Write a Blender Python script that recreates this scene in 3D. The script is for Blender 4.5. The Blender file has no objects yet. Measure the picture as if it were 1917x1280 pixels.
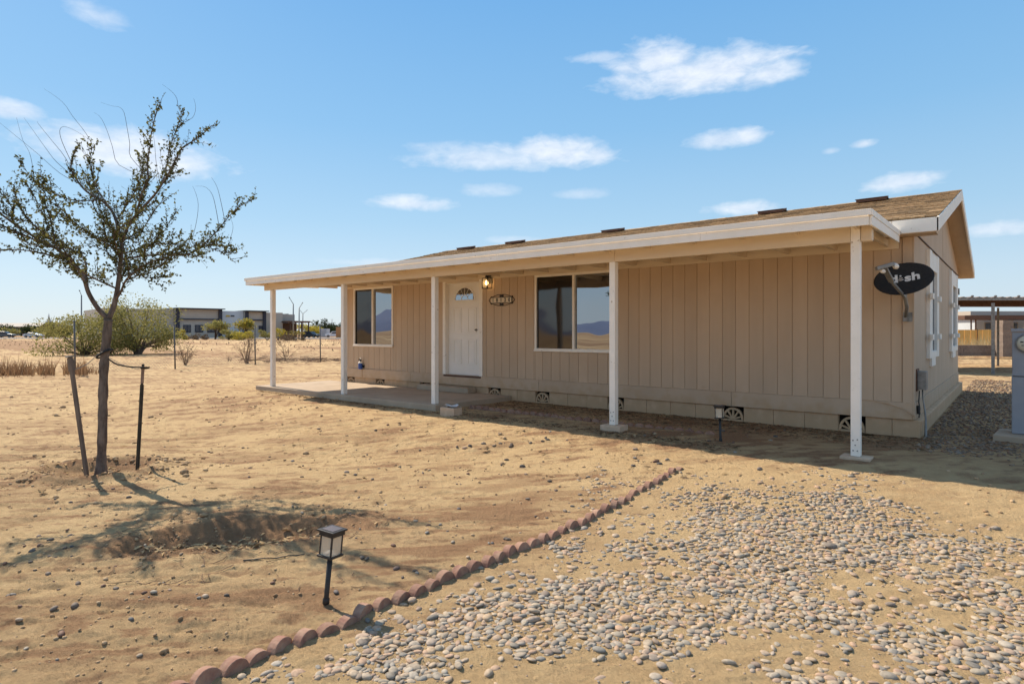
import bpy, math, random
import numpy as np
from mathutils import Vector, Matrix

# ------------------------------------------------------------------ camera, sky, sun, exposure
SC = bpy.context.scene
COL = SC.collection
F_, U0, VH = 1146.75, 958.5, 620.98          # photo focal length, centre and horizon in photo pixels
TH = 0.6873
CAM = np.array([1.0164, -9.3834, 1.62])      # the front right corner of the house is the origin
FW = np.array([-math.sin(TH), math.cos(TH)])
RT = np.array([math.cos(TH), math.sin(TH)])

cam_d = bpy.data.cameras.new('camera')
cam = bpy.data.objects.new('camera', cam_d); COL.objects.link(cam)
cam.location = CAM; cam.rotation_euler = (math.pi/2, 0, TH)
cam_d.sensor_width = 36; cam_d.lens = F_/1917*36
cam_d.shift_y = -(640-VH)/1917
cam_d.clip_start = 0.05; cam_d.clip_end = 20000
SC.camera = cam

SUN_DIR = Vector((-2.66, 0.16, 2.51)).normalized()
SUN_EL = math.asin(SUN_DIR.z); SUN_AZ = math.atan2(SUN_DIR.x, SUN_DIR.y)
sun_d = bpy.data.lights.new('sun', 'SUN'); sun = bpy.data.objects.new('sun', sun_d); COL.objects.link(sun)
sun_d.energy = 3.7; sun_d.angle = math.radians(0.5); sun_d.color = (1, 0.89, 0.73)
sun.rotation_euler = SUN_DIR.to_track_quat('Z', 'Y').to_euler()

SC.view_settings.view_transform = 'Standard'; SC.view_settings.look = 'None'
SC.view_settings.exposure = 0.95; SC.view_settings.gamma = 1
SC.view_settings.use_curve_mapping = False

W = bpy.data.worlds.new('World'); SC.world = W; W.use_nodes = True
wt = W.node_tree; wn = wt.nodes; wl = wt.links; wn.clear()
def wnode(t, **k):
    n = wn.new(t)
    for a, b in k.items(): setattr(n, a, b)
    return n
def wmath(op, a, b=None, c=None, clamp=False):
    n = wn.new('ShaderNodeMath'); n.operation = op; n.use_clamp = clamp
    for i, s in enumerate((a, b, c)):
        if s is None: continue
        if isinstance(s, (int, float)): n.inputs[i].default_value = s
        else: wl.new(s, n.inputs[i])
    return n.outputs[0]
out = wnode('ShaderNodeOutputWorld'); bg = wnode('ShaderNodeBackground')
wl.new(bg.outputs[0], out.inputs[0]); bg.inputs[1].default_value = 0.15
sky = wnode('ShaderNodeTexSky', sky_type='NISHITA', sun_disc=False)
sky.sun_elevation = SUN_EL; sky.sun_rotation = SUN_AZ
sky.altitude = 350; sky.air_density = 1.0; sky.dust_density = 0.6; sky.ozone_density = 2.0
hsv = wnode('ShaderNodeHueSaturation'); wl.new(sky.outputs[0], hsv.inputs['Color'])
hsv.inputs['Saturation'].default_value = 1.08; hsv.inputs['Value'].default_value = 0.9
tc = wnode('ShaderNodeTexCoord'); sep = wnode('ShaderNodeSeparateXYZ'); wl.new(tc.outputs['Generated'], sep.inputs[0])
az = wmath('ARCTAN2', sep.outputs[0], sep.outputs[1]); el = wmath('ARCSINE', sep.outputs[2])
comb = wnode('ShaderNodeCombineXYZ'); wl.new(az, comb.inputs[0]); wl.new(wmath('MULTIPLY', el, 2.2), comb.inputs[1])
def wnoise(scale, detail, rough, off=0.0, dist=0.0):
    n = wnode('ShaderNodeTexNoise'); n.inputs['Scale'].default_value = scale; n.inputs['Detail'].default_value = detail
    n.inputs['Roughness'].default_value = rough; n.inputs['Distortion'].default_value = dist
    v = wnode('ShaderNodeVectorMath', operation='ADD'); wl.new(comb.outputs[0], v.inputs[0]); v.inputs[1].default_value = (off, off*0.7, off)
    wl.new(v.outputs[0], n.inputs['Vector']); return n.outputs['Fac']
def azel(u, v):
    d = np.array([*(FW+RT*(u-U0)/F_), -(v-VH)/F_]); d /= np.linalg.norm(d)
    return math.atan2(d[0], d[1]), math.asin(d[2])
nA = wnoise(9, 4, 0.6, 3.1, 0.5); nB = wnoise(36, 4, 0.6, 7.7, 0.3); nC = wnoise(2.4, 2, 0.55, 1.3)
nmix = wmath('ADD', wmath('MULTIPLY', wmath('SUBTRACT', nA, 0.47), 2.3), wmath('MULTIPLY', wmath('SUBTRACT', nB, 0.48), 1.1))
CLOUDS = [  # centre u, v, half width, half height in photo pixels, density
    (1300, 140, 185, 42, 1.0), (1225, 118, 95, 42, .95), (1440, 140, 80, 30, .9), (1125, 108, 60, 13, .55),
    (930, 300, 190, 30, .72), (1040, 290, 100, 34, .95), (865, 285, 110, 20, .5), (1115, 292, 35, 22, .8), (765, 382, 78, 17, .85), (925, 356, 60, 17, .45), (1090, 364, 55, 13, .4),
    (1360, 262, 78, 20, .75), (1400, 256, 36, 20, .9), (1617, 270, 32, 11, .8), (1556, 283, 22, 8, .4),
    (1690, 342, 85, 22, .85), (1385, 390, 72, 17, .85), (1870, 428, 90, 16, .7), (2100, 300, 180, 40, .8),
    (250, 290, 185, 48, 1.0), (160, 270, 90, 34, .7), (350, 305, 75, 34, .8), (20, 205, 62, 22, .8), (185, 30, 70, 26, .5), (160, 12, 45, 14, .4),
    (700, 492, 110, 9, .35), (958, 450, 60, 8, .35), (-200, 330, 200, 50, .8), (560, -120, 160, 50, .6)]
fac = None; topf = None
for (u, v, a, b, dn) in CLOUDS:
    A, E = azel(u, v); A2, _ = azel(u+a, v); _, E2 = azel(u, v-b)
    ra, re = abs(A2-A), abs(E2-E)
    dx = wmath('DIVIDE', wmath('SUBTRACT', az, A), ra); dy = wmath('DIVIDE', wmath('SUBTRACT', el, E), re)
    dyn = wmath('MULTIPLY', wmath('MINIMUM', dy, 0), 1.25)           # flatter, firmer base
    dyp = wmath('MAXIMUM', dy, 0)
    d2 = wmath('ADD', wmath('MULTIPLY', dx, dx), wmath('ADD', wmath('MULTIPLY', dyn, dyn), wmath('MULTIPLY', dyp, dyp)))
    m = wmath('ADD', wmath('SUBTRACT', 1.08, wmath('SQRT', d2)), wmath('MULTIPLY', nmix, 0.62))
    m = wmath('MULTIPLY', wmath('SMOOTH_MIN', wmath('MULTIPLY', wmath('MAXIMUM', m, 0), 1.35), 1.0, 0.6), dn, clamp=True)
    t = wmath('MULTIPLY', m, dy)
    fac = m if fac is None else wmath('MAXIMUM', fac, m)
# elsewhere: heavy cloud added overhead and behind the view to lift the shade
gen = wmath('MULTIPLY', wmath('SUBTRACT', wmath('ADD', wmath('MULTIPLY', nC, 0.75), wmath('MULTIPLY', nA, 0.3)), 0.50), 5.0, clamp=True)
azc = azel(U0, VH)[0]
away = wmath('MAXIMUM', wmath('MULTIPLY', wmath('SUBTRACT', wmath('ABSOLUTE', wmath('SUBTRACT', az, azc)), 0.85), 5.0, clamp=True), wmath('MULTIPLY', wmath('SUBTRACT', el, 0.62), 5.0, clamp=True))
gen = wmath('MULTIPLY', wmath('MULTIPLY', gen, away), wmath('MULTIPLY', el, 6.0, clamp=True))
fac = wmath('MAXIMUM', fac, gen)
shade = wnode('ShaderNodeMix', data_type='RGBA'); wl.new(wmath('MULTIPLY', wmath('SUBTRACT', nB, 0.25), 2.0, clamp=True), shade.inputs['Factor'])
shade.inputs['A'].default_value = (2.6, 2.9, 3.4, 1); shade.inputs['B'].default_value = (3.6, 3.7, 3.85, 1)
mixc = wnode('ShaderNodeMix', data_type='RGBA'); wl.new(wmath('MULTIPLY', fac, 0.85), mixc.inputs['Factor'])

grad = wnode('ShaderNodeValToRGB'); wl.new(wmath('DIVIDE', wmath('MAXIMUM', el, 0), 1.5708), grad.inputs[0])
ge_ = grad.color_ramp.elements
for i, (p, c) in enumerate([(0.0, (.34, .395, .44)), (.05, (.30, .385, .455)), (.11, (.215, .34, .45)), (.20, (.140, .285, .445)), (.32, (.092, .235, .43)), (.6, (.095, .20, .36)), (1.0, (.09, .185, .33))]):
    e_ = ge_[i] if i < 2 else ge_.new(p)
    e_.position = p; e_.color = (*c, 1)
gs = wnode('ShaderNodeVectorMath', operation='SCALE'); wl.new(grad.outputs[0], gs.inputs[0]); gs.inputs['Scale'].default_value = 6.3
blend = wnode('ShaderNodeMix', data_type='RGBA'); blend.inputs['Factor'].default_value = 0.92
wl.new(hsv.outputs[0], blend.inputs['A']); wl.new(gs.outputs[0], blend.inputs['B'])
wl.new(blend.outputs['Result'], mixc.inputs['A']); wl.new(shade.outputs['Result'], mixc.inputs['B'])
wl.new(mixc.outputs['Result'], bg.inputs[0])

# ------------------------------------------------------------------ helpers
R = random.Random(7); NR = np.random.default_rng(11)

def PD(u, v, D):
    """the place D metres ahead that the photograph shows at u, v"""
    p = CAM[:2] + D*(FW + RT*(u-U0)/F_)
    return np.array([p[0], p[1], CAM[2] - D*(v-VH)/F_])
def UD(u, D): return PD(u, VH, D)[:2]
def on_y(u, v, y):
    d = FW + RT*(u-U0)/F_; t = (y-CAM[1])/d[1]
    return PD(u, v, t)

def _h(ix, iy, s):
    n = (ix.astype(np.int64)*374761393 + iy.astype(np.int64)*668265263 + s*1274126177) & 0xffffffff
    n = ((n ^ (n >> 13))*1274126177) & 0xffffffff
    return ((n ^ (n >> 16)) & 0xffff)/65535.0
def vnoise(x, y, s=0):
    ix = np.floor(x); iy = np.floor(y); fx = x-ix; fy = y-iy
    fx = fx*fx*fx*(fx*(fx*6-15)+10); fy = fy*fy*fy*(fy*(fy*6-15)+10)
    a = _h(ix, iy, s); b = _h(ix+1, iy, s); c = _h(ix, iy+1, s); d = _h(ix+1, iy+1, s)
    return (a*(1-fx)+b*fx)*(1-fy) + (c*(1-fx)+d*fx)*fy
def fbm(x, y, o=4, s=0, g=.5):
    t = 0; a = 1; n = 0
    for i in range(o):
        t = t + a*vnoise(x*2**i+i*17.3, y*2**i-i*9.1, s+i); n += a; a *= g
    return t/n
def sstep(a, b, x):
    t = np.clip((x-a)/(b-a), 0, 1); return t*t*(3-2*t)

# dug hollow in the yard and the watering basin round the tree
HC = np.array([-3.79, -6.96]); HA = math.radians(62)
def ell(x, y, c, a, ra, rb):
    dx = x-c[0]; dy = y-c[1]; p = dx*math.cos(a)+dy*math.sin(a); q = -dx*math.sin(a)+dy*math.cos(a)
    return np.sqrt((p/ra)**2+(q/rb)**2), p, q
TREE = np.array([-7.26, -6.90])
def gbase(x, y):
    dx = np.maximum(np.maximum(-13.0-x, x-1.6), 0); dy = np.maximum(np.maximum(-1.55-y, y-14), 0)
    d = np.hypot(dx, dy)
    return 0.26*(1-sstep(0.1, 4.2, d))
def ground(x, y):
    x = np.asarray(x, float); y = np.asarray(y, float)
    z = gbase(x, y)
    r = np.hypot(x-CAM[0], y-CAM[1])
    near = ((x > -13.2) & (x < 0.6) & (y > -2.2) & (y < 8.2))
    calm = np.where(near, .25, 1.0)
    gr = sstep(-1.9, -1.2, x)*(1-sstep(-3.2, -2.6, y))      # gravel side is flatter
    rough = .35+.65*sstep(.38, .6, fbm(x*.35+3, y*.5, 3, 5))
    rough = rough*(1-.5*gr)*calm
    z = z + (.06*(fbm(x/3.3, y/2.6, 2, 21)-.5))*calm*(1-.4*gr)
    ca, sa = math.cos(.78), math.sin(.78); pa = x*ca+y*sa; qa = -x*sa+y*ca
    z = z + .034*(fbm(pa*.7, qa*1.9, 3, 31)-.5)*rough
    rd = 1-np.abs(fbm(pa*2.0, qa*6.2, 4, 41)*2-1)
    z = z + .024*(rd-.8)*rough
    z = z + .024*(fbm(pa*8, qa*17, 4, 51)-.5)*rough
    z = z - .016*sstep(.60, .72, fbm(pa*3.1+5, qa*7.5, 3, 53))*rough
    trk = sstep(.5, .9, np.sin(qa*14.0+1.5*np.sin(pa*.6)))*sstep(.5, .6, fbm(x*.3+7, y*.5, 2, 57))
    z = z - .010*trk*calm
    fall = 1-sstep(9, 20, r)
    z = z + .014*(fbm(x*38, y*50, 3, 61, .7)-.5)*fall*calm*(.5+.5*rough)
    # far field: long low ridges
    far = sstep(22, 60, r)
    z = z + far*.28*(fbm(x/14, y/14, 3, 71)-.5)*np.exp(-((r-60)/120)**2)
    e, p, q = ell(x, y, HC, HA, 1.0, .40)
    w = .7*(fbm(x*2.6, y*3.1, 4, 81)-.5)
    e = e+w
    z = z - .085*(1-sstep(.5, 1.02, e)) + .022*np.exp(-((e-1.15)/.18)**2)
    z = z + .085*(fbm(x*7, y*9, 5, 83, .62)-.5)*(1-sstep(.9, 1.3, e))
    e2 = np.hypot(x-TREE[0], y-TREE[1])/.55 + .3*(fbm(x*3, y*3, 3, 85)-.5)
    z = z - .075*(1-sstep(.6, .95, e2)) + .06*np.exp(-((e2-1.12)/.16)**2)
    z = z + .03*(fbm(x*8, y*8, 3, 87)-.5)*(1-sstep(1.3, 1.9, e2))
    return z
def gz(x, y): return float(ground(np.array([x]), np.array([y]))[0])
def G(u, v, up=0.0):
    """where the ground is seen at photo pixel u, v"""
    z = .1
    for _ in range(12):
        D = (CAM[2]-z-up)*F_/(v-VH); p = PD(u, v, D); z = .5*z+.5*float(gbase(p[0], p[1]))
    return np.array([p[0], p[1], gz(p[0], p[1])])

def tone(x, y):
    r = np.hypot(x-CAM[0], y-CAM[1])
    ca, sa = math.cos(.78), math.sin(.78); pa = x*ca+y*sa; qa = -x*sa+y*ca
    t = .30*sstep(.46, .68, fbm(pa*.35+9, qa*1.0, 4, 91)) + .55*sstep(.52, .70, fbm(pa*1.3, qa*4.6, 5, 93)) + .55*sstep(.54, .70, fbm(pa*5, qa*14, 4, 94))
    gr = sstep(-2.2, -1.2, x)*(1-sstep(-3.2, -2.4, y)); t = t*(1-.75*gr)
    e, p, q = ell(x, y, HC, HA, 1.1, .48); t = t+1.0*(1-sstep(.5, 1.25, e+.5*(fbm(x*4, y*4, 3, 95)-.5)))
    e2 = np.hypot(x-TREE[0], y-TREE[1]); t = t+.7*(1-sstep(.3, .9, e2+.6*(fbm(x*3, y*3, 3, 97)-.5)))
    # litter-strewn strip along the house wall and the gravelled side passage
    s = sstep(-2.0, -1.5, y+.5*(fbm(x*1.5, y*1.5, 3, 99)-.5))*(1-sstep(8.1, 8.5, y))*sstep(-12.5, -9, x)*(1-sstep(5, 7, x))
    t = t+.16*s*fbm(x*3, y*3, 3, 98)*2
    far = sstep(25, 70, r); t = t+far*.75*sstep(.42, .6, fbm(x/30, y/9, 3, 101))
    return np.clip(t, 0, 1)

MATS = {}
def mat(name, col, rough=.8, spec=.3, metal=0, **k):
    m = bpy.data.materials.new(name); m.use_nodes = True; nt = m.node_tree; b = nt.nodes['Principled BSDF']
    b.inputs['Base Color'].default_value = (*col, 1); b.inputs['Roughness'].default_value = rough
    b.inputs['Specular IOR Level'].default_value = spec; b.inputs['Metallic'].default_value = metal
    MATS[name] = m; m['b'] = 1
    return m
def N(m, t, **k):
    n = m.node_tree.nodes.new(t)
    for a, b in k.items(): setattr(n, a, b)
    return n
def L(m, a, b): m.node_tree.links.new(a, b)
def noise_mat(name, c1, c2, scale=8, detail=6, rough=.85, bump=.2, bscale=None, stretch=(1, 1, 1), spec=.25, lo=.35, hi=.65, rand=0, dist=.002, metal=0, coords='Object'):
    m = mat(name, c1, rough, spec, metal); b = m.node_tree.nodes['Principled BSDF']
    if coords == 'Object': g = N(m, 'ShaderNodeTexCoord').outputs['Object']
    else: g = N(m, 'ShaderNodeNewGeometry').outputs['Position']
    mp = N(m, 'ShaderNodeMapping'); L(m, g, mp.inputs[0]); mp.inputs['Scale'].default_value = stretch
    n = N(m, 'ShaderNodeTexNoise'); L(m, mp.outputs[0], n.inputs['Vector']); n.inputs['Scale'].default_value = scale; n.inputs['Detail'].default_value = detail; n.inputs['Roughness'].default_value = .6
    cr = N(m, 'ShaderNodeMapRange'); L(m, n.outputs['Fac'], cr.inputs[0]); cr.inputs[1].default_value = lo; cr.inputs[2].default_value = hi
    mx = N(m, 'ShaderNodeMix', data_type='RGBA'); L(m, cr.outputs[0], mx.inputs['Factor'])
    mx.inputs['A'].default_value = (*c1, 1); mx.inputs['B'].default_value = (*c2, 1)
    res = mx.outputs['Result']
    if rand:
        oi = N(m, 'ShaderNodeObjectInfo'); ge = N(m, 'ShaderNodeNewGeometry')
        ad = N(m, 'ShaderNodeMath', operation='ADD'); L(m, oi.outputs['Random'], ad.inputs[0]); L(m, ge.outputs['Random Per Island'], ad.inputs[1])
        fr = N(m, 'ShaderNodeMath', operation='FRACT'); L(m, ad.outputs[0], fr.inputs[0])
        mr = N(m, 'ShaderNodeMapRange'); L(m, fr.outputs[0], mr.inputs[0]); mr.inputs[3].default_value = 1-rand; mr.inputs[4].default_value = 1+rand
        h = N(m, 'ShaderNodeHueSaturation'); L(m, res, h.inputs['Color']); L(m, mr.outputs[0], h.inputs['Value']); res = h.outputs[0]
    L(m, res, b.inputs['Base Color'])
    if bump:
        n2 = N(m, 'ShaderNodeTexNoise'); L(m, mp.outputs[0], n2.inputs['Vector']); n2.inputs['Scale'].default_value = bscale or scale*4; n2.inputs['Detail'].default_value = 8
        bp = N(m, 'ShaderNodeBump'); bp.inputs['Strength'].default_value = bump; bp.inputs['Distance'].default_value = dist
        L(m, n2.outputs['Fac'], bp.inputs['Height']); L(m, bp.outputs[0], b.inputs['Normal'])
    return m

TAN = noise_mat('tan_paint', (.56, .415, .29), (.51, .375, .26), 2.5, 8, .75, .35, 60, (1, 1, .12), rand=.05, coords='World')
TAN2 = noise_mat('tan_masonry', (.58, .395, .255), (.51, .345, .22), 7, 8, .9, .6, 55, coords='World', rand=.05, dist=.004)
WHITE = noise_mat('white_paint', (.88, .81, .72), (.81, .74, .64), 5, 8, .6, .25, 50, (1, 1, 1), spec=.35, lo=.4, hi=.75, coords='World')
def chips(m, lo, hi, col, scale):
    b = m.node_tree.nodes['Principled BSDF']; src = b.inputs['Base Color'].links[0].from_socket
    g_ = N(m, 'ShaderNodeNewGeometry').outputs['Position']; n = N(m, 'ShaderNodeTexNoise'); L(m, g_, n.inputs['Vector']); n.inputs['Scale'].default_value = scale; n.inputs['Detail'].default_value = 6; n.inputs['Roughness'].default_value = .65
    r = N(m, 'ShaderNodeMapRange'); L(m, n.outputs['Fac'], r.inputs[0]); r.inputs[1].default_value = lo; r.inputs[2].default_value = hi
    x = N(m, 'ShaderNodeMix', data_type='RGBA'); L(m, r.outputs[0], x.inputs['Factor']); L(m, src, x.inputs['A']); x.inputs['B'].default_value = (*col, 1); L(m, x.outputs['Result'], b.inputs['Base Color'])
chips(WHITE, .66, .70, (.42, .31, .21), 14)
chips(TAN, .50, .75, (.50, .36, .245), 1.1)
def dust(m):
    b = m.node_tree.nodes['Principled BSDF']; src = b.inputs['Base Color'].links[0].from_socket
    ge = N(m, 'ShaderNodeNewGeometry'); sx_ = N(m, 'ShaderNodeSeparateXYZ'); L(m, ge.outputs['Position'], sx_.inputs[0])
    n = N(m, 'ShaderNodeTexNoise'); L(m, ge.outputs['Position'], n.inputs['Vector']); n.inputs['Scale'].default_value = 7; n.inputs['Detail'].default_value = 6
    a = N(m, 'ShaderNodeMath', operation='MULTIPLY_ADD'); L(m, n.outputs['Fac'], a.inputs[0]); a.inputs[1].default_value = -.9; L(m, sx_.outputs[2], a.inputs[2])
    r = N(m, 'ShaderNodeMapRange'); L(m, a.outputs[0], r.inputs[0]); r.inputs[1].default_value = .22; r.inputs[2].default_value = -.08; r.inputs[3].default_value = 0; r.inputs[4].default_value = .75
    x = N(m, 'ShaderNodeMix', data_type='RGBA'); L(m, r.outputs[0], x.inputs['Factor']); L(m, src, x.inputs['A']); x.inputs['B'].default_value = (.46, .31, .18, 1); L(m, x.outputs['Result'], b.inputs['Base Color'])
dust(TAN); dust(TAN2)
DOORW = noise_mat('door_paint', (.84, .79, .73), (.80, .75, .68), 3, 5, .45, .08, 40, spec=.4, coords='World')
CREAM = noise_mat('cream_beam_paint', (.72, .60, .45), (.62, .49, .35), 3, 9, .65, .35, 30, (.25, 1, 3), lo=.35, hi=.75, coords='World')
BLACK = noise_mat('black_metal', (.018, .016, .015), (.035, .03, .027), 30, 5, .5, .1, 80, spec=.4)
DARK = mat('shade_black', (.012, .01, .009), .95, .05)  # near-black colour standing in for the shade behind openings
BROWN = noise_mat('brown_metal', (.10, .05, .033), (.14, .075, .05), 9, 5, .6, .1, 50)
CONC = noise_mat('concrete', (.47, .365, .265), (.36, .275, .195), 2.2, 9, .9, .5, 60, coords='World', lo=.3, hi=.7, dist=.003)
CONC2 = noise_mat('grey_concrete', (.60, .44, .31), (.48, .35, .24), 8, 8, .92, .6, 60, coords='World', dist=.004)
SHING = noise_mat('asphalt_shingle', (.44, .29, .155), (.25, .16, .085), 22, 7, .95, .8, 160, coords='World', rand=.38, dist=.004)
REDB = noise_mat('red_edging_concrete', (.25, .125, .09), (.36, .225, .155), 14, 8, .95, .8, 90, rand=.12, dist=.004, coords='World')
BARK = noise_mat('bark', (.20, .155, .125), (.075, .055, .045), 16, 9, .95, 1.0, 40, (1, 1, .35), coords='World', dist=.012)
TWIG = noise_mat('twig_bark', (.10, .065, .045), (.06, .04, .03), 20, 4, .9, 0)
DRY = noise_mat('dry_twig', (.26, .17, .11), (.16, .10, .065), 10, 4, .9, 0, rand=.2)
STEEL = noise_mat('galvanised_steel', (.30, .29, .27), (.20, .19, .18), 12, 6, .5, .15, 60, metal=.5)
GREYBOX = noise_mat('grey_enamel', (.30, .31, .34), (.27, .28, .31), 4, 6, .5, .1, 60, spec=.4)
RUSTP = noise_mat('weathered_stake', (.13, .10, .08), (.21, .16, .12), 12, 6, .85, .5, 40, (1, 1, .2))
GREENP = noise_mat('green_stake_paint', (.028, .03, .022), (.07, .055, .04), 14, 6, .7, .3, 40)
RUBBER = mat('black_rubber', (.015, .015, .015), .6, .4)
BLOCKW = noise_mat('grey_block', (.26, .20, .16), (.20, .15, .12), 9, 7, .95, .6, 50, coords='World', rand=.1)

def foliage(name, c1, c2, trans=.25):
    m = bpy.data.materials.new(name); m.use_nodes = True; nt = m.node_tree; nt.nodes.clear()
    o = nt.nodes.new('ShaderNodeOutputMaterial'); d = nt.nodes.new('ShaderNodeBsdfDiffuse'); t = nt.nodes.new('ShaderNodeBsdfTranslucent'); mx = nt.nodes.new('ShaderNodeMixShader')
    ge = nt.nodes.new('ShaderNodeNewGeometry'); c = nt.nodes.new('ShaderNodeMix'); c.data_type = 'RGBA'
    c.inputs['A'].default_value = (*c1, 1); c.inputs['B'].default_value = (*c2, 1)
    nt.links.new(ge.outputs['Random Per Island'], c.inputs['Factor'])
    nt.links.new(c.outputs['Result'], d.inputs[0]); nt.links.new(c.outputs['Result'], t.inputs[0])
    mx.inputs[0].default_value = trans; nt.links.new(d.outputs[0], mx.inputs[1]); nt.links.new(t.outputs[0], mx.inputs[2]); nt.links.new(mx.outputs[0], o.inputs[0])
    return m
LEAF = foliage('elm_leaf', (.06, .065, .024), (.15, .14, .05), .45)
OLIVE = foliage('olive_leaf', (.20, .19, .06), (.36, .32, .12), .4)
YELLOWG = foliage('yellow_green_leaf', (.30, .26, .05), (.50, .40, .07), .4)
DKGREEN = foliage('dark_leaf', (.03, .042, .018), (.06, .075, .028), .2)
GREYBR = foliage('dry_brush_leaf', (.16, .11, .075), (.24, .18, .12), .15)
STRAW = foliage('straw', (.42, .30, .15), (.58, .44, .24), .25)
RUSTG = foliage('rusty_weed', (.22, .12, .065), (.38, .24, .13), .25)
LITTER = foliage('leaf_litter', (.10, .065, .04), (.34, .23, .13), .05)
LITTERL = foliage('pale_litter', (.40, .26, .13), (.56, .39, .21), .1)

# pebbles
def pebble_mat(name, cols, rough=.75):
    m = mat(name, (.4, .4, .4), rough, .3); b = m.node_tree.nodes['Principled BSDF']
    oi = N(m, 'ShaderNodeObjectInfo'); ge = N(m, 'ShaderNodeNewGeometry')
    ad = N(m, 'ShaderNodeMath', operation='ADD'); L(m, oi.outputs['Random'], ad.inputs[0]); L(m, ge.outputs['Random Per Island'], ad.inputs[1])
    fr = N(m, 'ShaderNodeMath', operation='FRACT'); L(m, ad.outputs[0], fr.inputs[0])
    cr = N(m, 'ShaderNodeValToRGB'); L(m, fr.outputs[0], cr.inputs[0]); el_ = cr.color_ramp.elements
    while len(el_) > 1: el_.remove(el_[-1])
    el_[0].position = 0; el_[0].color = (*cols[0], 1)
    cols = [tuple(.78*q for q in c) for c in cols]
    for i, c in enumerate(cols[1:]): e = el_.new((i+1)/len(cols)); e.color = (*c, 1)
    n = N(m, 'ShaderNodeTexNoise'); L(m, ge.outputs['Position'], n.inputs['Vector']); n.inputs['Scale'].default_value = 60; n.inputs['Detail'].default_value = 5
    mr = N(m, 'ShaderNodeMapRange'); L(m, n.outputs['Fac'], mr.inputs[0]); mr.inputs[1].default_value = .3; mr.inputs[2].default_value = .7; mr.inputs[3].default_value = .78; mr.inputs[4].default_value = 1.18
    h = N(m, 'ShaderNodeHueSaturation'); L(m, cr.outputs[0], h.inputs['Color']); L(m, mr.outputs[0], h.inputs['Value'])
    # dust lying on the upper faces of the stones
    L(m, h.outputs[0], b.inputs['Base Color'])
    return m
PEB = pebble_mat('river_pebble', [(.36, .31, .25), (.50, .37, .25), (.29, .27, .235), (.56, .44, .31), (.44, .29, .20), (.22, .195, .165), (.46, .37, .27), (.37, .31, .24), (.58, .41, .26), (.31, .235, .175), (.40, .35, .29), (.52, .34, .225)])
PEBD = pebble_mat('dark_stone', [(.10, .085, .075), (.18, .14, .105), (.26, .19, .14), (.13, .10, .08), (.34, .26, .19), (.15, .145, .14), (.22, .12, .08)])
CLOD = pebble_mat('soil_clod', [(.54, .36, .20), (.46, .30, .165), (.38, .24, .13), (.58, .40, .235)], .95)

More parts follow.
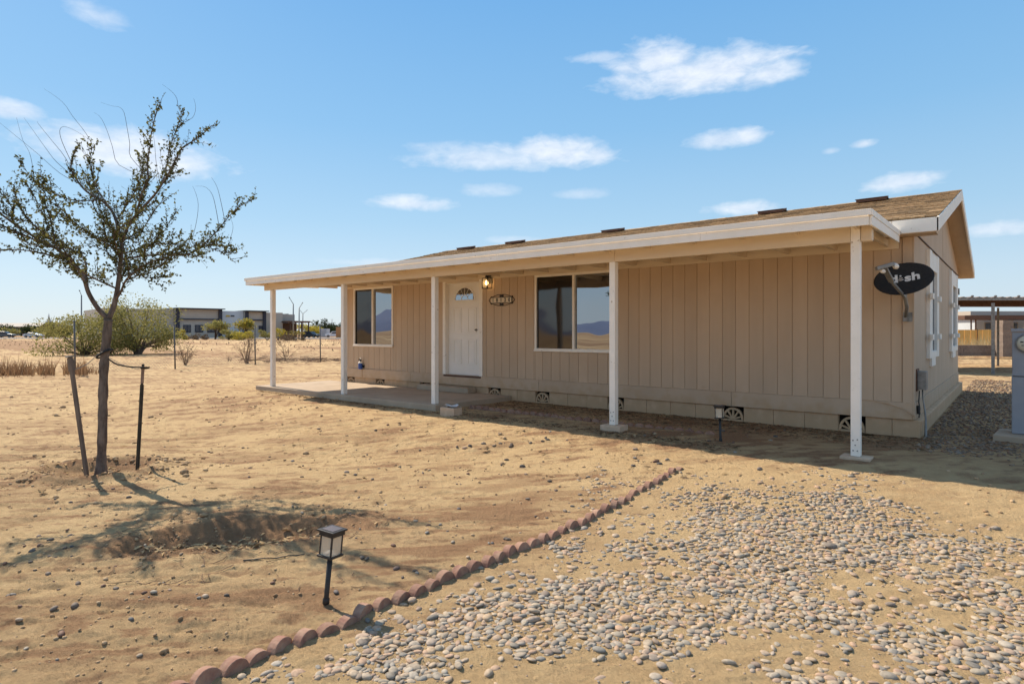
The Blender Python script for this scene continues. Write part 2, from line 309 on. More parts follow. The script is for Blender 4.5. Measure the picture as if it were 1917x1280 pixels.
class MB:
    def __init__(s): s.v = []; s.f = []
    def add(s, v, f):
        o = len(s.v); s.v += [tuple(map(float, p)) for p in v]; s.f += [tuple(i+o for i in q) for q in f]; return s
    def box(s, x0, x1, y0, y1, z0, z1):
        v = [(x, y, z) for z in (z0, z1) for y in (y0, y1) for x in (x0, x1)]
        return s.add(v, [(0, 2, 3, 1), (4, 5, 7, 6), (0, 1, 5, 4), (2, 6, 7, 3), (0, 4, 6, 2), (1, 3, 7, 5)])
    def beam(s, a, b, w, h, up=(0, 0, 1)):
        a = Vector(a); b = Vector(b); d = (b-a).normalized(); u = Vector(up)
        r = d.cross(u)
        if r.length < 1e-4: r = d.cross(Vector((1, 0, 0)))
        r.normalize(); u = r.cross(d).normalized()
        v = [p+r*i*w/2+u*j*h/2 for p in (a, b) for j in (-1, 1) for i in (-1, 1)]
        return s.add(v, [(0, 1, 3, 2), (4, 6, 7, 5), (0, 4, 5, 1), (2, 3, 7, 6), (0, 2, 6, 4), (1, 5, 7, 3)])
    def tube(s, pts, rad, n=6, cap=True):
        pts = [Vector(p) for p in pts]
        if not hasattr(rad, '__len__'): rad = [rad]*len(pts)
        vs = []; ref = None
        for i, p in enumerate(pts):
            d = (pts[min(i+1, len(pts)-1)]-pts[max(i-1, 0)])
            d = d.normalized() if d.length > 1e-9 else Vector((0, 0, 1))
            if ref is None: ref = d.cross(Vector((0.3, 0.9, 0.2))).normalized()
            ref = (ref-d*ref.dot(d)).normalized(); q = d.cross(ref)
            for k in range(n):
                a = 2*math.pi*k/n; vs.append(p+(ref*math.cos(a)+q*math.sin(a))*rad[i])
        f = []
        for i in range(len(pts)-1):
            for k in range(n): f.append((i*n+k, i*n+(k+1) % n, (i+1)*n+(k+1) % n, (i+1)*n+k))
        if cap and n > 2: f.append(tuple(range(n-1, -1, -1))); f.append(tuple((len(pts)-1)*n+k for k in range(n)))
        return s.add(vs, f)
    def prism(s, poly, a, b):
        """poly: 3D points of one face; extruded by the vector a->b offset"""
        o = Vector(b)-Vector(a); n = len(poly)
        v = [Vector(p) for p in poly]+[Vector(p)+o for p in poly]
        return s.add(v, [tuple(range(n-1, -1, -1)), tuple(range(n, 2*n))]+[(i, (i+1) % n, n+(i+1) % n, n+i) for i in range(n)])
    def lathe(s, prof, n=16, c=(0, 0, 0), axis='Z'):
        v = []
        for r, z in prof:
            for k in range(n):
                a = 2*math.pi*k/n; p = (r*math.cos(a), r*math.sin(a), z)
                if axis == 'X': p = (p[2], p[0], p[1])
                if axis == 'Y': p = (p[0], p[2], p[1])
                v.append((p[0]+c[0], p[1]+c[1], p[2]+c[2]))
        f = [(i*n+k, i*n+(k+1) % n, (i+1)*n+(k+1) % n, (i+1)*n+k) for i in range(len(prof)-1) for k in range(n)]
        return s.add(v, f)
    def mesh(s, name, off=(0, 0, 0)):
        me = bpy.data.meshes.new(name); me.from_pydata([(p[0]-off[0], p[1]-off[1], p[2]-off[2]) for p in s.v], [], s.f); me.update(); return me
    def build(s, name, m, parent=None, local=False, smooth=False, bevel=0, fix=True):
        off = (0, 0, 0) if (parent is None or local) else wloc(parent)
        me = s.mesh(name, off)
        if fix:
            import bmesh
            bm = bmesh.new(); bm.from_mesh(me); bmesh.ops.recalc_face_normals(bm, faces=bm.faces); bm.to_mesh(me); bm.free()
        return link(name, me, m, parent, smooth, bevel)
def wloc(o):
    p = Vector((0, 0, 0))
    while o is not None: p = p+o.location; o = o.parent
    return p
def link(name, me, m, parent=None, smooth=False, bevel=0, loc=None):
    if m is not None and len(me.materials) == 0: me.materials.append(m)
    o = bpy.data.objects.new(name, me); COL.objects.link(o); o.parent = parent
    if smooth: me.polygons.foreach_set('use_smooth', [True]*len(me.polygons))
    if bevel:
        b = o.modifiers.new('bevel', 'BEVEL'); b.width = bevel; b.segments = 2; b.limit_method = 'ANGLE'
    if loc is not None:
        o.location = Vector(loc)-(wloc(parent) if parent else Vector((0, 0, 0)))
    return o
def tag(o, label=None, cat=None, group=None, kind=None):
    if label: o['label'] = label
    if cat: o['category'] = cat
    if group: o['group'] = group
    if kind: o['kind'] = kind
    return o
def thing(name, label, cat, loc=(0, 0, 0), group=None):
    o = bpy.data.objects.new(name, None); COL.objects.link(o); o.location = loc; o.empty_display_size = .1
    return tag(o, label, cat, group)
def copy_tree(o, loc=None, parent=None):
    c = o.copy(); COL.objects.link(c); c.parent = parent
    if loc is not None: c.location = loc
    for ch in list(o.children): copy_tree(ch, None, c)
    return c
def npmesh(name, V, Fc, m, parent=None, smooth=False, loop=None):
    """fast mesh from arrays; Fc (n,k)"""
    me = bpy.data.meshes.new(name); V = np.ascontiguousarray(V, np.float32); Fc = np.ascontiguousarray(Fc, np.int32)
    n, k = Fc.shape
    me.vertices.add(len(V)); me.vertices.foreach_set('co', V.ravel())
    me.loops.add(n*k); me.loops.foreach_set('vertex_index', Fc.ravel())
    me.polygons.add(n); me.polygons.foreach_set('loop_start', np.arange(0, n*k, k, dtype=np.int32))
    try: me.polygons.foreach_set('loop_total', np.full(n, k, np.int32))
    except Exception: pass
    if smooth: me.polygons.foreach_set('use_smooth', np.ones(n, bool))
    me.update(calc_edges=True)
    if parent is not None:
        off = wloc(parent); co = V-np.array(off, np.float32); me.vertices.foreach_set('co', co.astype(np.float32).ravel())
    return link(name, me, m, parent)
def scatter(bv, bf, P, S, rot, tilt=None):
    """copies of base shape(s) at P with scale S (n,3) and turns; returns V, F"""
    n = len(P); nv = bv.shape[-2]
    B = bv[NR.integers(0, len(bv), n)] if bv.ndim == 3 else np.broadcast_to(bv, (n, nv, 3))
    v = B*S[:, None, :]
    if tilt is not None:
        c, s_ = np.cos(tilt)[:, None], np.sin(tilt)[:, None]; y = v[..., 1]*c-v[..., 2]*s_; z = v[..., 1]*s_+v[..., 2]*c; v = np.stack([v[..., 0], y, z], -1)
    c, s_ = np.cos(rot)[:, None], np.sin(rot)[:, None]
    x = v[..., 0]*c-v[..., 1]*s_; y = v[..., 0]*s_+v[..., 1]*c
    v = np.stack([x, y, v[..., 2]], -1)+P[:, None, :]
    f = bf[None]+(np.arange(n)*nv)[:, None, None]
    return v.reshape(-1, 3), f.reshape(-1, bf.shape[1])
def ico(sub):
    import bmesh
    bm = bmesh.new(); bmesh.ops.create_icosphere(bm, subdivisions=sub, radius=1)
    v = np.array([p.co[:] for p in bm.verts]); f = np.array([[q.index for q in p.verts] for p in bm.faces]); bm.free(); return v, f
I1, F1 = ico(1); I2, F2 = ico(2)
def lumpy(v, amp, k):
    outv = []
    for i in range(k):
        d = np.zeros(len(v))
        for _ in range(4):
            ax = NR.normal(size=3); ax /= np.linalg.norm(ax); d += np.sin(v@ax*NR.uniform(1.2, 2.8)+NR.uniform(0, 6))
        outv.append(v*(1+amp*d[:, None]/2))
    return np.array(outv)
P1 = lumpy(I1, .24, 10); P2 = lumpy(I2, .20, 8)

# ------------------------------------------------------------------ ground
def build_ground():
    A = list(np.linspace(-50, 50, 760)) + list(np.linspace(50, 310, 70))[1:-1]
    A = np.radians(np.array(A)); na = len(A)
    r = [.05, .4, .8]; q = 1.15
    while q < 6000:
        r.append(q); q *= 1.0046 if q < 11 else (1.011 if q < 40 else (1.03 if q < 300 else 1.25))
    r = np.array(r); nr = len(r)
    ang = TH*0+A
    dx = FW[0]*np.cos(ang)[None]+RT[0]*np.sin(ang)[None]; dy = FW[1]*np.cos(ang)[None]+RT[1]*np.sin(ang)[None]
    X = CAM[0]+r[:, None]*dx; Y = CAM[1]+r[:, None]*dy
    Z = ground(X, Y); T = tone(X, Y)
    V = np.stack([X, Y, Z], -1).reshape(-1, 3)
    i = np.arange(nr-1)[:, None]; j = np.arange(na)[None]; j2 = (j+1) % na
    Fq = np.stack([i*na+j, i*na+j2, (i+1)*na+j2, (i+1)*na+j], -1).reshape(-1, 4)[:, ::-1]
    o = npmesh('ground', V, Fq, GROUND, smooth=True)
    at = o.data.attributes.new('tone', 'FLOAT', 'POINT'); at.data.foreach_set('value', T.ravel().astype(np.float32))
    tag(o, kind='structure'); o['label'] = 'sandy desert dirt of the yard and the open field'
GROUND = mat('dirt', (.5, .35, .2), .95, .1)
def ground_mat():
    m = GROUND; b = m.node_tree.nodes['Principled BSDF']; ge = N(m, 'ShaderNodeNewGeometry')
    at = N(m, 'ShaderNodeAttribute', attribute_name='tone')
    def nz(s, d, r=.6, st=(1, 1, 1)):
        mp = N(m, 'ShaderNodeMapping'); L(m, ge.outputs['Position'], mp.inputs[0]); mp.inputs['Scale'].default_value = st
        n = N(m, 'ShaderNodeTexNoise'); L(m, mp.outputs[0], n.inputs['Vector']); n.inputs['Scale'].default_value = s; n.inputs['Detail'].default_value = d; n.inputs['Roughness'].default_value = r; return n.outputs['Fac']
    def mr(x, a, b_, c, d):
        n = N(m, 'ShaderNodeMapRange'); L(m, x, n.inputs[0])
        for i, q in enumerate((a, b_, c, d)): n.inputs[i+1].default_value = q
        return n.outputs[0]
    def mix(f, A, B):
        n = N(m, 'ShaderNodeMix', data_type='RGBA')
        if isinstance(f, float): n.inputs['Factor'].default_value = f
        else: L(m, f, n.inputs['Factor'])
        for k, c in (('A', A), ('B', B)):
            if isinstance(c, tuple): n.inputs[k].default_value = (*c, 1)
            else: L(m, c, n.inputs[k])
        return n.outputs['Result']
    big = nz(.6, 8, .65); mid = nz(5, 8, .7); fine = nz(60, 8, .75); vfine = nz(260, 4, .7)
    c = mix(mr(big, .38, .62, 0, 1), (.55, .38, .20), (.46, .305, .158))
    c = mix(mr(mid, .42, .66, 0, .75), c, (.60, .425, .23))
    c = mix(mr(mid, .54, .40, 0, .0), c, (.3, .2, .1))
    tt = N(m, 'ShaderNodeMath', operation='MULTIPLY_ADD'); L(m, at.outputs['Fac'], tt.inputs[0]); tt.inputs[1].default_value = 1.15
    L(m, mr(fine, .3, .7, -.25, .12), tt.inputs[2]); tt.use_clamp = True
    c = mix(tt.outputs[0], c, (.30, .175, .095))
    c = mix(mr(fine, .60, .78, 0, .5), c, (.22, .14, .085))
    c = mix(mr(vfine, .62, .72, 0, .55), c, (.16, .11, .075))
    c = mix(mr(vfine, .38, .28, 0, .45), c, (.66, .5, .33))
    L(m, c, b.inputs['Base Color'])
    h1 = nz(22, 8, .72, (1, 1.4, 1)); bp = N(m, 'ShaderNodeBump'); bp.inputs['Strength'].default_value = .9; bp.inputs['Distance'].default_value = .045; L(m, h1, bp.inputs['Height'])
    h2 = nz(110, 8, .75); bp2 = N(m, 'ShaderNodeBump'); bp2.inputs['Strength'].default_value = .9; bp2.inputs['Distance'].default_value = .010; L(m, h2, bp2.inputs['Height']); L(m, bp.outputs[0], bp2.inputs['Normal'])
    L(m, bp2.outputs[0], b.inputs['Normal'])
ground_mat(); build_ground()

# mountains behind the photographer (they show in the window glass)
def hills():
    m = noise_mat('haze_blue_mountain', (.13, .16, .25), (.17, .19, .27), .002, 6, 1, 0, coords='World')  # distance haze is put into the blue of the rock colour
    n = 260; V = []; A = np.linspace(math.radians(95), math.radians(258), n)
    for k, a in enumerate(A):
        h = .45*(90+300*max(0, fbm(np.array([a*5.0]), np.array([3.3]), 5, 7)[0]-.40)*2.0)
        h += 150*math.exp(-((a-math.radians(230))/.08)**2)
        for rr, hh in ((5200, 0), (5500, h*.55), (5900, h), (6600, 0)):
            V.append((CAM[0]+rr*math.sin(a), CAM[1]+rr*math.cos(a), hh-3))
    Fq = [(k*4+i, k*4+i+1, (k+1)*4+i+1, (k+1)*4+i) for k in range(n-1) for i in range(3)]
    o = npmesh('hills', np.array(V), np.array(Fq), m, smooth=False); tag(o, kind='structure')
hills()

# ------------------------------------------------------------------ the house
HX0, HX1, HY1 = -12.27, 0.0, 7.92
house = thing('house', 'single storey tan manufactured house with white trim and shingled gable roof', 'house', (-6, 0, .2))
def boxp(name, m, parent, x0, x1, y0, y1, z0, z1, bevel=.003):
    return MB().box(x0, x1, y0, y1, z0, z1).build(name, m, parent, bevel=bevel, fix=False)
WINS = [(-11.80, -10.29, 1.275, 2.70), (-6.10, -4.30, 1.265, 2.70)]
DX0, DX1, DZ0, DZ1 = -8.53, -7.54, .70, 2.665
# backing of the front wall, with openings, built of butted slabs
fw = MB(); ZT = 2.84
def slab(x0, x1, z0, z1): fw.box(x0, x1, 0.0, .10, z0, z1)
xs = [HX0, WINS[0][0], WINS[0][1], DX0, DX1, WINS[1][0], WINS[1][1], HX1]
slab(xs[0], xs[1], .485, ZT); slab(xs[1], xs[2], .485, WINS[0][2]); slab(xs[1], xs[2], WINS[0][3], ZT)
slab(xs[2], xs[3], .485, ZT); slab(xs[3], xs[4], .485, DZ0-.045); slab(xs[3], xs[4], DZ1, ZT)
slab(xs[4], xs[5], .485, ZT); slab(xs[5], xs[6], .485, WINS[1][2]); slab(xs[5], xs[6], WINS[1][3], ZT); slab(xs[6], xs[7]-.11, .485, ZT)
front = fw.build('front_wall', TAN, house, fix=False)
# planks: one board each, with 9 mm grooves between
PZ0, PZ1 = .708, 2.83
pm = {}
def plank(x0, x1, z0, z1):
    if x1-x0 < .012 or z1-z0 < .02: return
    key = (round(x1-x0, 3), round(z1-z0, 3))
    if key not in pm:
        w, h = x1-x0, z1-z0; e = .003
        b = MB(); b.add([(-w/2, .0, 0), (w/2, .0, 0), (w/2-e, -.009, 0), (-w/2+e, -.009, 0), (-w/2, .0, h), (w/2, .0, h), (w/2-e, -.009, h), (-w/2+e, -.009, h)],
                        [(3, 2, 6, 7), (0, 3, 7, 4), (2, 1, 5, 6), (0, 1, 2, 3), (4, 7, 6, 5)])
        pm[key] = b.mesh('plank')
    link('plank', pm[key], TAN, front, loc=((x0+x1)/2, -.0005, z0))
g = .0033
ed = sorted([-4.099+.2032*k for k in range(-41, 21) if HX0+.03 < -4.099+.2032*k < -.115])
ed = [HX0]+ed+[-.112]
for a, b in zip(ed[:-1], ed[1:]):
    a += g; b -= g
    holes = [w for w in WINS]+[(DX0-.085, DX1+.085, 0, DZ1+.09)]
    hit = [h for h in holes if a < h[1] and b > h[0]]
    if not hit: plank(a, b, PZ0, PZ1); continue
    h = hit[0]
    if a < h[0]-.001: plank(a, h[0], PZ0, PZ1)
    if b > h[1]+.001: plank(h[1], b, PZ0, PZ1)
    aa, bb = max(a, h[0]+.0), min(b, h[1])
    if h[2] > PZ0: plank(aa, bb, PZ0, h[2])
    plank(aa, bb, h[3], PZ1)
boxp('corner_board', TAN, front, -.108, 0.0, -.030, .10, .485, 2.84)
jx = [HX0, -9.66, -6.0, -2.33, .0]
for a, b in zip(jx[:-1], jx[1:]): boxp('belt_board', TAN, front, a+.003, b-.002, -.034, -.001, .487, .704)
# foundation
fnd = boxp('foundation', DARK, house, HX0+.02, -.06, .10, .3, -.1, .48)
VENTS = [-11.97, -10.80, -9.22, -7.15, -5.945, -4.36, -2.32, -.703]; VW = .165
def block(x0, x1, y0, y1, z0, z1): return boxp('block', TAN2, fnd, x0, x1, y0, y1, z0, z1, .006)
cur = HX0
for vx in VENTS+[None]:
    end = (vx-VW) if vx is not None else .078
    n = max(1, round((end-cur)/.405)); w = (end-cur)/n
    for k in range(n): block(cur+k*w+.0015, cur+(k+1)*w-.0015, .002+R.uniform(0, .003), .095, .0, .482)
    if vx is None: break
    # decorative vent block: half wheel with spokes before a back sheet coloured black for shade
    vb = MB(); zc = .288; r1, r0 = .158, .128
    n = 14
    for k in range(n):
        a0, a1 = math.pi*k/n, math.pi*(k+1)/n
        q = [(vx+r*math.cos(a), .012, zc+r*math.sin(a)*1.12) for r, a in ((r0, a0), (r1, a0), (r1, a1), (r0, a1))]
        vb.prism(q, (0, 0, 0), (0, .05, 0))
    for a in (18, 54, 90, 126, 162):
        a = math.radians(a); vb.beam((vx+.035*math.cos(a), .037, zc+.035*math.sin(a)), (vx+r0*1.02*math.cos(a), .037, zc+r0*1.1*math.sin(a)), .024, .045, (0, 1, 0))
    for k in range(6):
        a0, a1 = math.pi*k/6, math.pi*(k+1)/6
        vb.prism([(vx, .013, zc), (vx+.04*math.cos(a0), .013, zc+.04*math.sin(a0)), (vx+.04*math.cos(a1), .013, zc+.04*math.sin(a1))], (0, 0, 0), (0, .048, 0))
    vb.box(vx-VW+.003, vx+VW-.003, .008, .09, .0, zc-.004)
    vb.box(vx-VW+.003, vx-VW+.008, .008, .09, zc-.004, .478)
    v = vb.build('vent_block', TAN2, fnd); boxp('vent_shade_back', DARK, fnd, vx-VW+.009, vx+VW-.009, .075, .098, zc, .48, 0)
    cur = vx+VW
# right-hand (gable) side
side = MB().box(-.10, -.004, .10, HY1, .485, 2.9).build('side_wall', TAN, house, fix=False)
for a, b in ((0.0, 3.935), (3.955, HY1)): boxp('panel', TAN, side, -.001, .012, a+(.102 if a == 0 else 0), b, .704, 2.888)
boxp('panel_strip', TAN, side, -.001, .006, 3.935, 3.955, .704, 2.888, 0)
boxp('corner_board', TAN, side, .0005, .018, -.030, .10, .487, 2.888)
boxp('belt_board', TAN, side, -.001, .024, .0, HY1, .487, .702)
def gz_roof(y): return 3.047+(y+.22)*.2512 if y < 3.96 else 3.047+(8.14-y)*.2512
for a, b in ((-.0, 3.935), (3.955, HY1)):
    MB().prism([(.003, a, 2.902), (.003, b, 2.902), (.003, b, gz_roof(b)-.09), (.003, a, gz_roof(a)-.09)], (0, 0, 0), (.02, 0, 0)).build('gable_panel', TAN, side, bevel=.003)
MB().box(.0, .03, -.02, HY1, 2.889, 2.901).build('seam_strip', BROWN, side, fix=False)
MB().box(.003, .026, 3.936, 3.954, 2.902, 4.0).build('seam_strip', TAN2, side, fix=False)
MB().box(-.10, -.004, .1, HY1, 2.9, 2.95).prism([(-.10, .1, 2.95), (-.10, HY1, 2.95), (-.10, 3.96, 3.95)], (0, 0, 0), (.09, 0, 0)).build('gable_core', TAN, side)
led = MB().prism([(0, 0, 0), (.085, 0, 0), (.085, 0, .455), (.07, 0, .468), (.0, 0, .483)], (0, .002, 0), (0, HY1+.1, 0))
led.v = [(x, y+.096, z) for x, y, z in led.v]; led.build('side_ledge', TAN2, fnd, bevel=.006)
rear = MB().box(HX0, -.10, HY1-.1, HY1, .0, 2.95).box(HX0-.0, HX0+.1, .1, HY1-.1, .0, 2.9).prism([(HX0, .1, 2.9), (HX0, HY1, 2.9), (HX0, 3.96, 3.95)], (0, 0, 0), (.09, 0, 0)).build('rear_walls', TAN, house)

# roof: deck, shingles, ridge vents, boards
RX0, RX1, YE, YR, ZE, SL = -12.60, .30, -.22, 3.96, 3.045, .2512
dk = MB()
dk.prism([(RX0, YE, ZE-.07), (RX0, YR, ZE-.07+(YR-YE)*SL), (RX0, 8.14, ZE-.07), (RX0, 8.14, ZE-.01), (RX0, YR, ZE-.01+(YR-YE)*SL), (RX0, YE, ZE-.01)], (0, 0, 0), (RX1-RX0-.02, 0, 0))
roof = dk.build('roof', BROWN, house)
cs, sn = 1/math.hypot(1, SL), SL/math.hypot(1, SL)
expo = .135; L_ = (YR-YE)/cs; nc = int(L_/expo)
sh = []
for k in range(nc+1):
    x = RX1-.005; off = R.uniform(.0, .3); first = True
    while x > RX0+.02:
        w = (R.uniform(.12, .40) if not first else .1+off); first = False
        x0 = max(RX0+.01, x-w); s0 = k*expo-.02; s1 = min(L_, s0+expo+.045)
        t = R.choice((.006, .010, .013)); sh.append((x0+.002, x-.002, s0+R.uniform(-.006, .006), s1, t)); x = x0
def shingle_geo(b, q):
    x0, x1, s0, s1, t = q; f = lambda s, h: (YE+s*cs-h*sn, ZE+s*sn+h*cs)
    y0, z0 = f(s0, t+.012); y1, z1 = f(s1, t+.002); y2, z2 = f(s0, -.004+.004)
    b.add([(x0, y2, z2), (x1, y2, z2), (x0, y0, z0), (x1, y0, z0), (x0, y1, z1), (x1, y1, z1), (x1, y1, z1-.012), (x0, y1, z1-.012)], [(0, 1, 3, 2), (2, 3, 5, 4), (1, 6, 5, 3), (0, 2, 4, 7)])
def dist_cam(p): return math.dist(p, CAM)
sh.sort(key=lambda q: -(q[1]-q[0])/dist_cam(((q[0]+q[1])/2, YE+q[2]*cs, ZE+q[2]*sn))**2*(1 if q[1] > -6 else .1))
for q in sh[:298]: b = MB(); shingle_geo(b, q); b.build('shingle', SHING, roof, fix=False)
b = MB()
for q in sh[298:]: shingle_geo(b, q)
tag(b.build('shingle_field', SHING, roof, fix=False), kind='stuff')
bb = MB()
for k in range(nc):
    s0 = k*.135; f = lambda s, h: (8.14-s*cs+h*sn, ZE+s*sn+h*cs); y0, z0 = f(s0, .012); y1, z1 = f(s0+.15, .004)
    bb.add([(RX0+.01, y0, z0), (RX1-.01, y0, z0), (RX1-.01, y1, z1), (RX0+.01, y1, z1)], [(1, 0, 3, 2)])
bb.build('rear_slope', SHING, roof, fix=False)
zr = ZE+(YR-YE)*SL; b = MB(); x = RX1
while x > RX0+.05:
    x0 = x-.2; h = R.uniform(.016, .022)
    b.add([(x0, YR-.14, zr-.14*SL+h), (x, YR-.14, zr-.14*SL+h), (x0, YR, zr+h+.004), (x, YR, zr+h+.004), (x0, YR+.14, zr-.14*SL+h), (x, YR+.14, zr-.14*SL+h)], [(0, 1, 3, 2), (2, 3, 5, 4)]); x = x0+.002
b.build('ridge_cap', SHING, roof, fix=False)
for vu, vv in ((873, 469), (965, 458), (1148, 437), (1446, 400), (1633, 378)):
    y = YR-.30; vx = float(on_y(vu, vv, y)[0]); z = ZE+(y-YE)*SL
    b = MB(); b.prism([(vx-.24, y-.16, z+.0), (vx+.24, y-.16, z), (vx+.24, y-.16, z+.048), (vx-.24, y-.16, z+.048)], (0, 0, 0), (0, .3, .072))
    b.box(vx-.255, vx+.255, y-.175, y+.16, z+.050, z+.060)
    b.build('roof_vent', BROWN, roof, bevel=.004)
# boards
boxp('eave_fascia', WHITE, house, RX0+.02, RX1, -.325, -.30, 2.852, 3.020)
boxp('drip_edge', BROWN, house, RX0+.03, RX1-.04, -.235, -.215, 2.93, 3.030, .001)
boxp('soffit', TAN, house, RX0+.02, RX1-.03, -.299, .0, 2.842, 2.852, 0)
for s in (0, 1):
    Y = (lambda y: y) if s == 0 else (lambda y: 7.92-y)
    ya, yb = (-.325, 3.96)
    pts = [(RX1-.02, Y(ya), ZE+(ya-YE)*SL+.005), (RX1-.02, Y(yb), zr+.008), (RX1-.02, Y(yb), zr-.165), (RX1-.02, Y(ya+.0), 2.852+(0))]
    MB().prism(pts, (0, 0, 0), (.025, 0, 0)).build('rake_board', WHITE, house, bevel=.003)
    pl = [(RX0-.005, p[1], p[2]) for p in pts]; MB().prism(pl, (0, 0, 0), (.025, 0, 0)).build('rake_board', WHITE, house, bevel=.003)
    # underside of the gable overhang
    q = [(.024, Y(-.30), 2.846), (.024, Y(3.96), zr-.10), (RX1-.021, Y(3.96), zr-.10), (RX1-.021, Y(-.30), 2.846)]
    MB().prism(q, (0, 0, 0), (0, 0, .012)).build('gable_soffit', TAN, house)
boxp('rear_fascia', WHITE, house, RX0+.02, RX1, 8.22, 8.245, 2.852, 3.02)
g_ = MB().lathe([(0, 0), (.07, 0), (.09, .02), (.09, .05), (.02, .07)], 14, (.027, 3.5, 3.72), 'X'); g_.build('gable_louvre', BLACK, house, smooth=True)

# windows of the front
GLASS = mat('window_glass', (.02, .022, .025), .02, .5); gb = GLASS.node_tree.nodes['Principled BSDF']
def glass_mat(m, refl, tint, rough, wav):
    nt = m.node_tree; nt.nodes.clear(); o = nt.nodes.new('ShaderNodeOutputMaterial'); gl = nt.nodes.new('ShaderNodeBsdfGlossy'); d = nt.nodes.new('ShaderNodeBsdfDiffuse'); mx = nt.nodes.new('ShaderNodeMixShader')
    gl.inputs['Color'].default_value = (*tint, 1); gl.inputs['Roughness'].default_value = rough; d.inputs[0].default_value = (.010, .009, .009, 1); mx.inputs[0].default_value = refl
    ge = nt.nodes.new('ShaderNodeNewGeometry'); n = nt.nodes.new('ShaderNodeTexNoise'); n.inputs['Scale'].default_value = 1.1; n.inputs['Detail'].default_value = 1; nt.links.new(ge.outputs['Position'], n.inputs['Vector'])
    bp = nt.nodes.new('ShaderNodeBump'); bp.inputs['Strength'].default_value = 1; bp.inputs['Distance'].default_value = wav; nt.links.new(n.outputs['Fac'], bp.inputs['Height'])
    nt.links.new(bp.outputs[0], gl.inputs['Normal']); nt.links.new(d.outputs[0], mx.inputs[1]); nt.links.new(gl.outputs[0], mx.inputs[2]); nt.links.new(mx.outputs[0], o.inputs[0])
glass_mat(GLASS, .46, (.70, .74, .80), .0, .006)
SCREEN = mat('insect_screen', (.05, .04, .035), .4); glass_mat(SCREEN, .2, (.42, .40, .38), .06, .02)
for i, (x0, x1, z0, z1) in enumerate(WINS):
    w = MB(); f = .042
    w.box(x0-.004, x1+.004, -.035, .05, z1-f, z1+.004); w.box(x0-.004, x1+.004, -.042, .05, z0-.004, z0+f)
    w.box(x0-.004, x0+f, -.034, .05, z0+f, z1-f); w.box(x1-f, x1+.004, -.034, .05, z0+f, z1-f)
    win = w.build('window', WHITE, house, bevel=.003, fix=False)
    mx_ = (x0+x1)/2-.02
    boxp('mullion', WHITE, win, mx_-.022, mx_+.022, -.028, .04, z0+f, z1-f)
    boxp('sill', WHITE, win, x0-.01, x1+.01, -.052, -.037, z0-.016, z0+.016)
    boxp('screen', SCREEN, win, x0+f, mx_-.022, .006, .012, z0+f, z1-f, 0)
    boxp('pane', GLASS, win, mx_+.022, x1-f, .022, .028, z0+f, z1-f, 0)
    b = MB(); d = .014
    b.box(x0+f, x0+f+d, -.004, .005, z0+f, z1-f).box(mx_-.036, mx_-.0225, -.004, .005, z0+f, z1-f); b.build('screen_frame', BLACK, win, fix=False)
# front door
door = MB().box(DX0+.012, DX1-.012, .062, .10, DZ0, DZ1-.012).build('door', DOORW, house, bevel=.002, fix=False)
fcx, fz = (DX0+DX1)/2, 2.30
b = MB(); n = 16
for k in range(n):
    a0, a1 = math.pi*k/n, math.pi*(k+1)/n
    b.prism([(fcx+r*math.cos(a), .046, fz+r*math.sin(a)*.92) for r, a in ((.275, a0), (.315, a0), (.315, a1), (.275, a1))], (0, 0, 0), (0, .018, 0))
b.box(fcx-.315, fcx+.315, .046, .064, fz-.035, fz-.0005); b.build('fanlight_frame', DOORW, door, bevel=.003)
b = MB().prism([(fcx+.276*math.cos(math.pi*k/n), .056, fz+.276*math.sin(math.pi*k/n)*.92) for k in range(n+1)], (0, 0, 0), (0, .004, 0)); b.build('fanlight', GLASS, door)
b = MB()
for a in (40, 65, 90, 115, 140):
    a = math.radians(a); b.beam((fcx+.09*math.cos(a), .053, fz+.09*math.sin(a)), (fcx+.27*math.cos(a), .053, fz+.25*math.sin(a)), .007, .006, (0, 1, 0))
b.tube([(fcx+.1*math.cos(math.pi*k/10), .053, fz+.1*math.sin(math.pi*k/10)) for k in range(11)], .005, 5); b.build('fanlight_leading', WHITE, door)
for cx_ in (-.215, .215):
    for z0, z1 in ((.93, 1.46), (1.60, 2.13)):
        b = MB(); X0_, X1_ = fcx+cx_-.125, fcx+cx_+.125
        for (a, c_, d_, e_) in ((X0_, X1_, z0, z0+.022), (X0_, X1_, z1-.022, z1), (X0_, X0_+.022, z0+.022, z1-.022), (X1_-.022, X1_, z0+.022, z1-.022)): b.box(a, c_, .052, .0625, d_, e_)
        b.box(X0_+.05, X1_-.05, .055, .0625, z0+.05, z1-.05); b.build('panel', DOORW, door, bevel=.006, fix=False)
MB().lathe([(0, 0), (.022, -.004), (.028, -.02), (.02, -.04), (.012, -.046), (.012, -.06)], 12, (DX1-.09, .0, 1.66), 'Y').build('handle', STEEL, door, smooth=True)
dt = boxp('door_trim', WHITE, house, DX0-.085, DX0+.002, -.032, .0, DZ0-.045, DZ1+.075)
boxp('door_trim', WHITE, house, DX1-.002, DX1+.085, -.032, .0, DZ0-.045, DZ1+.075)
boxp('door_trim', CREAM, house, DX0+.003, DX1-.003, -.032, .0, DZ1-.002, DZ1+.075)
boxp('door_jamb', WHITE, house, DX0-.0, DX0+.011, .0005, .10, DZ0, DZ1-.012); boxp('door_jamb', WHITE, house, DX1-.011, DX1, .0005, .10, DZ0, DZ1-.012)
boxp('door_jamb', WHITE, house, DX0+.0, DX1, .0005, .10, DZ1-.0118, DZ1)
boxp('door_sill', BROWN, house, DX0-.05, DX1+.05, -.045, .10, DZ0-.04, DZ0-.002)

